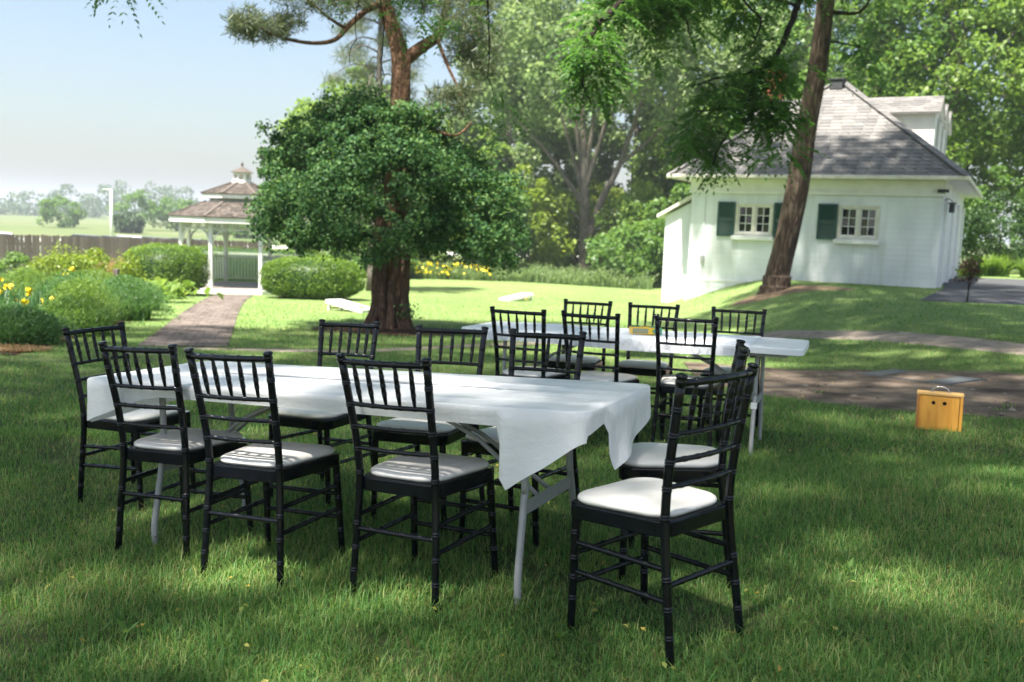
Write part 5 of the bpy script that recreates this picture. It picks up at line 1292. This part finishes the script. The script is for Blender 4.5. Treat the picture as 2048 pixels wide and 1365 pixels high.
US = [(-7.2, 47, 2.6, 'lf_mid', 'low bush at the wood edge behind the wide hedge'), (-5.2, 49, 3.6, 'lf_bright', 'bright bush at the wood edge behind the vine-covered trunk'), (-3.2, 50, 4.4, 'lf_yellow', 'yellow-green bush at the wood edge above the wildflowers'), (-1.2, 50, 5.0, 'lf_mid', 'taller green bush at the wood edge past the wildflowers'), (.7, 51, 5.4, 'lf_yellow', 'big yellow-green bush at the wood edge beside the fanning maple'),
      (2.6, 57.5, 5.0, 'lf_bright', 'bright bush half hidden behind the maple trunk'), (5.0, 57, 5.2, 'lf_yellow', 'yellow-green bush behind the forked maple stem'), (6.6, 51, 4.8, 'lf_bright', 'bright bush at the wood edge between maple and lean-to'), (8.6, 49, 4.6, 'lf_mid', 'green bush behind the lean-to wall'), (5.9, 47, 3.0, 'lf_mid', 'low bush right beside the maple foot'), (9.6, 45, 4.4, 'lf_bright', 'bright bush behind the lean-to roof')]
for i, (x, y, h, lm, lb) in enumerate(US):
    z = g1(x, y); tree('understorey_bush', lb, (x, y), (x, y, z + h * .5), (2.0, 1.5, h * .54), 60, 95, .62, .24, lm, 'bark_dark', .09, 90 + i, 'bushes along the wood edge', 'bush', low=-1)
RT = [(17.5, 48, 17, 4.6, 'lf_mid', 'green tree rising behind the roof ridge'), (20.8, 46, 20, 4.8, 'lf_bright', 'tall bright tree behind the first dormer'), (25.5, 47, 22, 5.4, 'lf_bright', 'very tall bright tree beyond the driveway'), (29, 44, 20, 5.0, 'lf_bright', 'big bright tree at the driveway end'), (23.5, 54, 24, 5.6, 'lf_mid', 'highest green tree far behind the dormers'), (15.5, 52, 21, 4.4, 'lf_pale', 'tall pale tree behind the chimney and roof'), (31, 52, 22, 5.5, 'lf_mid', 'deep green tree furthest beyond the driveway')]
for i, (x, y, h, q, lm, lb) in enumerate(RT):
    z = g1(x, y); tree('broadleaf_tree', lb, (x, y), (x, y, z + h * .55), (q, q, h * .47), int(80 + h * 5), 120, 1.0, .26, lm, 'bark_grey', .3, 120 + i, 'trees behind the house', low=-.95)
for i, (x, y, h, q, lm, lb) in enumerate([(19.2, 38, 2.9, 1.5, 'lf_dark', 'dark grey-green shrub by the driveway edge next to the house'), (22.6, 39.5, 3.6, 1.9, 'lf_mid', 'green shrub behind the daylilies'), (26, 40, 4.2, 2.2, 'lf_bright', 'bright shrub furthest along the driveway'), (16.4, 44, 3.8, 1.6, 'lf_mid', 'shrub behind the house corner'), (21.4, 42, 4.2, 2.0, 'lf_mid', 'tall shrub between the dark shrub and the green shrub by the drive'), (25.0, 43.5, 4.8, 2.3, 'lf_bright', 'tall bright shrub behind the daylily row'), (29.5, 43, 4.6, 2.3, 'lf_mid', 'tall green shrub at the far end of the daylily row')]):
    z = g1(x, y); tree('garden_shrub', lb, (x, y), (x, y, z + h * .55), (q, q * .8, h * .5), 60, 95, .42, .13, lm, 'bark_dark', .06, 140 + i, None, 'shrub', low=-1, limbs=5)
# spruce behind the pine
sx_, sy_ = -5.4, 36.0; sz_ = g1(sx_, sy_); spr = empty('spruce_tree', (sx_, sy_, sz_)); tag(spr, 'dark spruce with drooping branches seen behind the pine trunk', 'tree'); so = Vector((sx_, sy_, sz_))
m_ = MB(); limb_tube(m_, [(0, 0, -.1), (.1, 0, 6), (.2, 0, 13)], .26, .05, 9); m_.build('trunk', 'bark_grey', spr); r = np.random.default_rng(77); B = []; sb = []
for k in range(46):
    h = 3.0 + 9.6 * k / 46; a = k * 2.4 + r.uniform(-.3, .3); q = (2.9 * (1 - k / 62)) * r.uniform(.7, 1.1); e_ = (q * math.cos(a), q * math.sin(a), h - .45 * q * .6)
    l = MB(); limb_tube(l, [(.1, 0, h), (e_[0] * .5, e_[1] * .5, h + .1), e_], .045, .012, 6); l.build('limb', 'bark_grey', spr)
    for t in (.4, .65, .85, 1.0): B.append((e_[0] * t, e_[1] * t, h + (e_[2] - h) * t - .12, .42))
V, F = needle_blobs(B, 38, r, .28); V2 = V; np_mesh('needles', V2, F, 'needle', spr)

# far wood and field shrubs
r = np.random.default_rng(81); C = []
for k in range(1350):
    t = r.random(); x = -460 + 620 * t; hgt = 8 + 5 * math.sin(x * .05) * math.sin(x * .017 + 1) + r.uniform(-2, 5)
    y = 395 + r.uniform(-14, 26); C.append((x, y, -1.75 + r.uniform(.05, .95) ** 1.3 * max(4, hgt)))
C = np.array(C); P, d = clump_points(C, r.uniform(2.4, 4.4, len(C)), 40, r, np.array([-150, 400, -20.]), .5)
V, F = leaf_quads(P, 1.15, r, d, aspect=.8); fw = np_mesh('far_wood', V, F, 'far_leaf'); tag(fw, 'distant line of hazy trees along the meadow', 'wood', kind='stuff')
for i, (x, y, h, q) in enumerate([(-79, 165, 5.2, 3.6), (-66, 165, 6.5, 3.6), (-60, 168, 6.0, 3.4), (-84, 130, 2.6, 3.2), (-57, 140, 2.6, 1.8), (-94, 160, 3.5, 3), (-46, 150, 3, 2.2), (-38, 135, 2.4, 2), (-110, 190, 7, 5)]):
    lb = ['round bushy field tree standing alone in the meadow', 'tall field tree right behind the lamp post', 'second field tree beside the lamp post', 'low spreading field bush above the board fence', 'small dark field bush between the lone tree and the lamp post', 'low field bush next to the lone tree', 'field bush between the lamp post and the gazebo', 'small field bush seen beside the gazebo roof', 'field tree at the meadow end'][i]
    tree('field_tree', lb, (x, y), (x, y, g1(x, y) + h * .5), (q, q, h * .5), 40, 70, 1.0, .45, 'lf_mid' if i != 4 else 'lf_dark', 'bark_dark', .15, 160 + i, 'bushes and trees in the meadow', low=-1, limbs=3)

# ------------------------------------------------------------------ hedges
def hedge(name, label, x, y, rx, ry, h, n, rz=0, ls=.06, pw=2.6):
    z = g1(x, y); root = empty(name, (x, y, z), rz, label, 'hedge'); r = np.random.default_rng(int(abs(x * 100)))
    def surf(u, v):
        cu, su, cv, sv = np.cos(u), np.sin(u), np.cos(v), np.sin(v); f = lambda a: np.sign(a) * np.abs(a) ** (2 / pw)
        return np.stack([rx * f(cv) * f(cu), ry * f(cv) * f(su), h * .5 + h * .5 * f(sv)], -1)
    u = r.uniform(0, 2 * np.pi, n); v = np.arcsin(r.uniform(-.95, 1, n)); P = surf(u, v); c = np.array([0, 0, h * .5]); d = unit((P - c) / np.array([rx, ry, h * .5]) ** 1.2)
    lump = 1 + .02 * np.sin(u * 7 + v * 3) + .02 * np.sin(u * 13 - v * 8); P = c + (P - c) * (lump * r.uniform(.9, 1.03, n))[:, None]
    V, F = leaf_quads(P, ls, r, d, outw=.5, aspect=.65); np_mesh('foliage', V, F, 'lf_hedge', root)
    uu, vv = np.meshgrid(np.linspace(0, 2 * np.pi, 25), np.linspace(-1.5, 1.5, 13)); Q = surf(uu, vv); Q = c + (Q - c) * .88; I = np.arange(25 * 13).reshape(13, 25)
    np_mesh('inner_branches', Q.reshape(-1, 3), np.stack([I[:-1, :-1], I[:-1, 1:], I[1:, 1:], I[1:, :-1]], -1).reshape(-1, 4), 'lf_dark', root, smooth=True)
hedge('clipped_hedge', 'rounded clipped hedge beside the gazebo, next to the flower bed', -10.45, 28.4, 1.2, 1.1, 1.52, 20000, ls=.05)
hedge('clipped_hedge', 'wide clipped hedge between the gazebo and the vine-covered tree', -6.15, 28.9, 1.55, 1.0, 1.28, 20000, ls=.055)
hedge('clipped_hedge', 'long hedge behind the gazebo railing', -10.2, 36.4, 3.4, .8, 1.5, 9000, pw=4)

# ------------------------------------------------------------------ planting bed
def plant(name, label, x, y, parts_, cat='plant', group=None):
    z = g1(x, y); root = empty(name, (x, y, z)); tag(root, label, cat, group)
    for nm, V, F, m_ in parts_: np_mesh(nm, V, F, m_, root)
    return root
def bases(n, r, q): a = r.uniform(0, 6.283, n); d = q * np.sqrt(r.random(n)); return np.stack([d * np.cos(a), d * np.sin(a), np.zeros(n)], 1)
r = np.random.default_rng(91)
for i, (x, y, h) in enumerate([(-6.3, 12.0, .5), (-6.95, 12.5, .6), (-6.3, 13.5, .6), (-6.75, 14.8, .85), (-7.3, 15.6, .9), (-7.0, 17, .85), (-7.7, 18.5, .85), (-8.7, 16.8, .95), (-8.1, 20.3, .7), (-7.6, 13.0, .55), (-8.6, 18.3, .9), (-9.2, 20.6, .9)]):
    n = 620; B = bases(n, r, .46); V, F = strap_blades(B, h * r.uniform(.75, 1.1), .014, r, .9, 4, spread=B * 1.8)
    q_ = r.integers(3, 7); cc = bases(q_, r, .45); P = cc[r.integers(0, q_, 4200)] + r.normal(size=(4200, 3)) * [.2, .2, .02]; P[:, 2] = h * (.95 - 1.1 * (P[:, 0] ** 2 + P[:, 1] ** 2)) * r.uniform(.1, 1.0, 4200) ** .6; P[:, 2] = np.maximum(P[:, 2], .03); V2, F2 = leaf_quads(P, .075, r, aspect=.2)
    plant('feathery_plant', 'soft feathery green plant spilling over the front of the flower bed', x, y, [('foliage', *join([(V, F), (V2, F2)]), ('lf_bed', 'lf_bed', 'lf_mid', 'lf_bright')[i % 4])], group='feathery plants in the flower bed')
for i, (x, y, h) in enumerate([(-7.1, 12.9, .62), (-7.6, 13.6, .7), (-6.85, 13.5, .6), (-8.3, 15.2, .75), (-7.9, 16.6, .8), (-7.35, 14.3, .62), (-9.1, 15.6, .8)]):
    B = bases(150, r, .3); V, F = strap_blades(B, h, .03, r, .28, 4); pr = [('leaves', V, F, 'lf_iris')]
    for s_ in bases(4, r, .32):
        c = np.array([s_[0] * 1.2, s_[1] * 1.2, h * r.uniform(.55, 1.1)]); Pp = c + rdir(9, r) * .028; pr.append(('flower', *leaf_quads(Pp, .085, r, aspect=.7, up=.1, droop=.8), 'petal'))
    plant('yellow_iris', 'clump of yellow irises with upright sword leaves in the flower bed', x, y, pr, group='yellow irises')
def leafy(name, label, x, y, rx, h, n, ls, m_, asp=.6, cat='shrub', stems_=5):
    z = g1(x, y); root = empty(name, (x, y, z)); tag(root, label, cat); rl = np.random.default_rng(int(abs(x * 37 + y * 11) * 10))
    C, rd = ellipsoid_clumps((0, 0, h * .52), (rx, rx * .8, h * .46), 40, rx * .3, rl, -1); P, d = clump_points(C, rd, n // 40, rl, np.array([0, 0, h * .4])); P[:, 2] = np.maximum(P[:, 2], .03)
    V, F = leaf_quads(P, ls, rl, d, aspect=asp); np_mesh('foliage', V, F, m_, root)
    for k in range(stems_):
        q = C[rl.integers(0, len(C))]; l = MB(); limb_tube(l, [(rl.normal() * .04, rl.normal() * .04, -.02), (q[0] * .4, q[1] * .4, q[2] * .5), tuple(q)], .02, .006, 5); l.build('stem', 'bark_dark', root)
    return root
leafy('flowering_shrub', 'loose yellow-green shrub growing against the board fence', -9.9, 21.6, 1.2, 1.2, 5200, .08, 'lf_yellow')
leafy('flowering_shrub', 'small round mid-green shrub against the board fence', -12.6, 23.6, .62, 1.1, 2600, .09, 'lf_mid')
leafy('flowering_shrub', 'small bright shrub spilling between fence and round hedge', -12.4, 26.0, .7, .95, 2600, .08, 'lf_bright')
V, F = strap_blades(bases(900, r, .3), 1.15, .012, r, .45, 4); plant('tall_grass', 'tuft of tall straw-coloured grass beside the round hedge', -10.9, 25.6, [('blades', V, F, 'straw')], 'grass tuft')
for x, y in ((-10.2, 17.4), (-11.2, 18.6), (-10.6, 19.8), (-9.7, 14.6), (-10.6, 15.6), (-11.8, 20.8)):
    V, F = strap_blades(bases(700, r, .5), .8, .016, r, .4, 4); plant('bed_grass', 'pale green grassy clump at the back of the flower bed', x, y, [('blades', V, F, 'lf_bed')], group='grassy clumps in the flower bed')
V, F = leaf_quads(np.c_[r.normal(size=(150, 2)) * .42, r.uniform(.1, .5, 150)], .3, r, aspect=.7, up=1.0); plant('broad_leaved_plant', 'low plant with large pale green leaves beside the path to the gazebo', -9.0, 23.9, [('leaves', V, F, 'lf_bright')])
V, F = leaf_quads(np.c_[r.normal(size=(110, 2)) * .4, r.uniform(.08, .4, 110)], .26, r, aspect=.7, up=1.0); plant('broad_leaved_plant', 'second large-leaved plant, nearer the round hedge', -9.7, 26.0, [('leaves', V, F, 'lf_bright')])
gp = bevel(MB().box(-.05, .05, -.05, .05, -.1, .88).build('garden_post', 'oldwood'), .012, 1); gp.location = (-7.95, 18.9, g1(-7.95, 18.9)); tag(gp, 'short weathered grey post standing in the flower bed', 'post')
Bs = bases(900, r, 1); Bs[:, 0] = -6.0 + Bs[:, 0] * .55; Bs[:, 1] = 11.05 + Bs[:, 1] * .32; Bs[:, 2] = gz(Bs[:, 0], Bs[:, 1]) + .015
V, F = strap_blades(Bs, .07, .012, r, 1.9, 3); st = np_mesh('dry_straw', V, F, 'straw'); tag(st, 'orange dry straw lying at the flower bed edge', 'straw', kind='stuff')

# weeds and flowers along the wood edge
Bs = np.c_[r.uniform(-8, 6.5, 9000), r.uniform(0, 1, 9000), np.zeros(9000)]; Bs[:, 1] = np.interp(Bs[:, 0], [-8, 0, 6.5], [46.5, 47.5, 44]) + Bs[:, 1] * 3; Bs[:, 2] = gz(Bs[:, 0], Bs[:, 1])
Bs = Bs[:6500]; hn = .35 + .55 * np.clip(.5 + .5 * np.sin(Bs[:, 0] * 2.1 + 2 * np.sin(Bs[:, 1])) * np.sin(Bs[:, 0] * .9 + 1), 0, 1) + .25 * np.sin(Bs[:, 0] * 5.3 + Bs[:, 1] * 3) ** 2
V, F = strap_blades(Bs, hn, .045, r, .6, 3); q_ = r.integers(0, 6500, 9000); P = Bs[q_] + r.normal(size=(9000, 3)) * [.15, .15, .02]; P[:, 2] += hn[q_] * r.uniform(.1, .95, 9000); V2, F2 = leaf_quads(P, .13, r, aspect=.5)
V, F = join([(V, F), (V2, F2)]); ws = np_mesh('wood_edge_weeds', V, F, 'lf_pale'); tag(ws, 'tall pale weeds along the edge of the wood', 'weeds', kind='stuff')
P = np.c_[r.uniform(-6, -1.2, 260), r.uniform(46.2, 47.4, 260), np.zeros(260)]; P = P[:170]; P[:, 2] = gz(P[:, 0], P[:, 1]) + r.uniform(.3, .85, 170)
V, F = leaf_quads(P, .15, r, aspect=.8); fl = np_mesh('yellow_wildflowers', V, F, 'petal'); tag(fl, 'band of yellow wildflowers at the edge of the wood', 'wildflowers', kind='stuff')
# daylilies by the drive, sapling
for i in range(10):
    x = 16.6 + i * .95; y = 34.3 - i * .22 + (i % 2) * .5; V, F = strap_blades(bases(260, r, .42), 1.0, .05, r, .85, 4); plant('daylily', 'bright green arching daylily clump along the driveway edge', x, y, [('leaves', V, F, 'lf_bright')], group='daylilies along the driveway')
sp_ = empty('sapling', (9.63, 20.1, g1(9.63, 20.1))); tag(sp_, 'thin dark-leaved sapling at the edge of the driveway', 'sapling')
m_ = MB(); limb_tube(m_, [(0, 0, -.05), (.02, 0, .3), (.0, 0, .6), (.05, 0, .85)], .022, .008, 7); limb_tube(m_, [(.01, 0, .3), (.08, .02, .5), (.1, 0, .75)], .014, .006, 6); m_.build('stem', 'bark_dark', sp_)
V, F = leaf_quads(np.c_[r.normal(size=(330, 2)) * [.11, .1], r.normal(size=330) * .14 + .68], .075, r); np_mesh('dark_leaves', V, F, 'lf_red', sp_)
V, F = leaf_quads(np.c_[r.normal(size=(60, 2)) * .06 + [-.13, 0], r.normal(size=60) * .06 + .66], .08, r); np_mesh('green_leaves', V, F, 'lf_yellow', sp_)

# ------------------------------------------------------------------ grass
def inside(px, py, poly):
    x0, y0 = poly[:, 0], poly[:, 1]; x1, y1 = np.roll(x0, -1), np.roll(y0, -1); c = np.zeros(len(px), bool)
    for a, b, e, f in zip(x0, y0, x1, y1):
        if b == f: continue
        k = ((b > py) != (f > py)); c ^= k & (px < (e - a) * (py - b) / (f - b) + a)
    return c
M['grass'] = leaf_mat('grass_blade', [(.034, .12, .028), (.07, .195, .042), (.13, .275, .065), (.25, .35, .10), (.45, .37, .18)], .47, rough=.5, macro=.7, spec=.3)
def lawn_points(d0, d1, dens0, p, n_try, r):
    d = r.uniform(d0 ** (2 - p), d1 ** (2 - p), n_try) ** (1 / (2 - p)) if p != 2 else np.exp(r.uniform(np.log(d0), np.log(d1), n_try))
    x = d * r.uniform(-.66, .70, n_try) + r.uniform(-.6, .6, n_try); keep = np.ones(n_try, bool)
    for poly in NOGRASS:
        jx = x + r.normal(size=n_try) * .03; jy = d + r.normal(size=n_try) * .03; keep &= ~inside(jx, jy, poly)
    hx = (x - 5.09) * math.cos(R(-27.5)) + (d - 27.88) * math.sin(R(-27.5)); hy = -(x - 5.09) * math.sin(R(-27.5)) + (d - 27.88) * math.cos(R(-27.5))
    keep &= ~((hx > -1.1) & (hx < 6.8) & (hy > -.05))
    pn = np.sin(x * 2.3 + 1.7 * np.sin(d * 1.9)) * np.sin(d * 2.1 + 1.3 * np.sin(x * 2.7)); keep &= ~((pn > .82) & (r.random(n_try) < .6))
    return x[keep], d[keep]
r = np.random.default_rng(101)
def blades(x, y, h, wd, r, seg):
    B = np.stack([x, y, gz(x, y) - .004], 1)
    pat = .5 + .5 * np.sin(x * 1.7 + 2 * np.sin(y * .9)) * np.sin(y * 1.3 + 1.5 * np.sin(x * .7)); hh = h * (.75 + .5 * pat)
    n = len(x); a = r.uniform(0, 6.283, n); dv = np.stack([np.cos(a), np.sin(a)], 1); hh = hh * np.clip(np.exp(r.normal(-.12, .42, n)), .3, 2.3); ln = hh * r.uniform(.1, 1.3, n)
    sd_ = np.stack([-dv[:, 1], dv[:, 0]], 1) * (wd * r.uniform(.6, 1.3, n) * .5)[:, None]
    if seg == 1:
        V = np.zeros((n, 3, 3)); V[:, 0, :2] = B[:, :2] - sd_; V[:, 1, :2] = B[:, :2] + sd_; V[:, 0, 2] = V[:, 1, 2] = B[:, 2]; V[:, 2, :2] = B[:, :2] + dv * ln[:, None]; V[:, 2, 2] = B[:, 2] + hh
        return V.reshape(-1, 3), np.arange(3 * n).reshape(n, 3)
    V = np.zeros((n, 5, 3)); V[:, 0, :2] = B[:, :2] - sd_; V[:, 1, :2] = B[:, :2] + sd_; V[:, 0, 2] = V[:, 1, 2] = B[:, 2]
    mid = B[:, :2] + dv * (ln * .3)[:, None]; V[:, 2, :2] = mid - sd_ * .8; V[:, 3, :2] = mid + sd_ * .8; V[:, 2, 2] = V[:, 3, 2] = B[:, 2] + hh * .62
    V[:, 4, :2] = B[:, :2] + dv * ln[:, None]; V[:, 4, 2] = B[:, 2] + hh * r.uniform(.8, 1.0, n)
    b = (np.arange(n) * 5)[:, None]
    return V.reshape(-1, 3), np.concatenate([b + [[0, 1, 3]], b + [[0, 3, 2]], b + [[2, 3, 4]]], 0)
x, y = lawn_points(2.3, 6.2, 0, 1.35, 225000, r); g_a = blades(x, y, .037, .0034, r, 2)
x, y = lawn_points(6.0, 14, 0, 2, 165000, r); g_b = blades(x, y, .038, .007, r, 1)
x, y = lawn_points(13.5, 40, 0, 2, 95000, r); g_c = blades(x, y, .037, .015, r, 1)
V, F = join([g_a, g_b, g_c]); gr = np_mesh('grass', V, F, 'grass'); tag(gr, 'short green lawn grass', 'grass', kind='stuff')
# broad-leaved weeds in the lawn
WD = [(-1.38, 3.05, .08), (-1.25, 3.0, .07), (.95, 3.15, .045), (1.35, 3.6, .06), (1.7, 4.3, .05), (2.15, 4.5, .06), (.2, 2.95, .06), (1.75, 5.9, .05), (1.3, 5.2, .05), (2.5, 6.0, .06), (-.9, 2.9, .05), (-2.0, 3.6, .05), (2.3, 3.9, .06), (.7, 2.75, .05), (2.0, 3.3, .05), (1.95, 6.4, .05), (3.9, 8.7, .09), (1.0, 3.9, .04)]
for x, y, q in WD:
    n = r.integers(4, 8); a = np.linspace(0, 6.28, n, endpoint=False) + r.uniform(0, 1); parts_ = []
    for t in a:
        dv = np.array([math.cos(t), math.sin(t), r.uniform(.5, 1.3)]); sdv = np.array([-math.sin(t), math.cos(t), r.uniform(-.3, .3)]); L = q * r.uniform(.35, .85); c = np.array([r.normal() * .012, r.normal() * .012, .03])
        Vq = np.array([c, c + dv * L * .45 + sdv * L * .24, c + dv * L * .95 + [0, 0, -.15 * L], c + dv * L * .45 - sdv * L * .24]); parts_.append((Vq, np.array([[0, 1, 2, 3]])))
    V, F = join(parts_); plant('broadleaf_weed', 'small broad-leaved weed growing in the lawn grass', x, y, [('leaves', V, F, 'lf_mid')], 'weed', 'weeds in the lawn')

# fallen leaves and bits scattered in the grass
n_ = 420; d_ = np.exp(r.uniform(np.log(2.5), np.log(16), n_)); x_ = d_ * r.uniform(-.6, .65, n_); P = np.stack([x_, d_, gz(x_, d_) + r.uniform(.015, .045, n_)], 1)
V, F = leaf_quads(P, .026, r, up=1.4, aspect=.6); fl = np_mesh('fallen_leaves', V, F, 'fallen'); tag(fl, 'small yellow and brown leaves fallen in the grass', 'leaves', kind='stuff')

# stones and litter on the earth path
n_ = 520; t_ = r.random(n_); u_ = r.random(n_); A_ = poly_sample(patio_near, 400)[(t_ * 399).astype(int)]; B_ = poly_sample(patio_far, 400)[(t_ * 399).astype(int)]; Q_ = A_ + (B_ - A_) * u_[:, None]
P = np.c_[Q_, gz(Q_[:, 0], Q_[:, 1]) + .018]; oc = np.array([[1, 0, 0], [0, 1, 0], [-1, 0, 0], [0, -1, 0], [0, 0, .6]]); sz = np.clip(r.lognormal(-4.2, .55, n_), .006, .07)
V = (P[:, None, :] + oc[None] * sz[:, None, None] * r.uniform(.6, 1.4, (n_, 5, 3))).reshape(-1, 3); F = (np.arange(n_) * 5)[:, None, None] + np.array([[0, 1, 4], [1, 2, 4], [2, 3, 4], [3, 0, 4]])[None]
pb = np_mesh('path_stones', V, F.reshape(-1, 3), 'pebble'); tag(pb, 'small stones and crumbs of earth on the earth path', 'stones', kind='stuff')
Bs = Q_[r.integers(0, n_, 40)]; Bs = np.repeat(Bs, 14, 0) + r.normal(size=(560, 2)) * .04; V, F = strap_blades(np.c_[Bs, gz(Bs[:, 0], Bs[:, 1]) + .01], .05, .007, r, .8, 3)
pt = np_mesh('path_grass', V, F, 'grass'); tag(pt, 'thin grass tufts sprouting on the earth path', 'grass', kind='stuff')

# ------------------------------------------------------------------ the summer haze
hm, n, o = new_mat('summer_haze'); pv = n.nodes.new('ShaderNodeVolumePrincipled'); pv.inputs['Color'].default_value = (.86, .93, 1, 1); pv.inputs['Density'].default_value = .0008; pv.inputs['Anisotropy'].default_value = .2
n.links.new(pv.outputs[0], o.inputs['Volume'])
hb = MB().box(-3300, 3300, -420, 4100, -3, 30).build('haze', hm); tag(hb, kind='stuff')
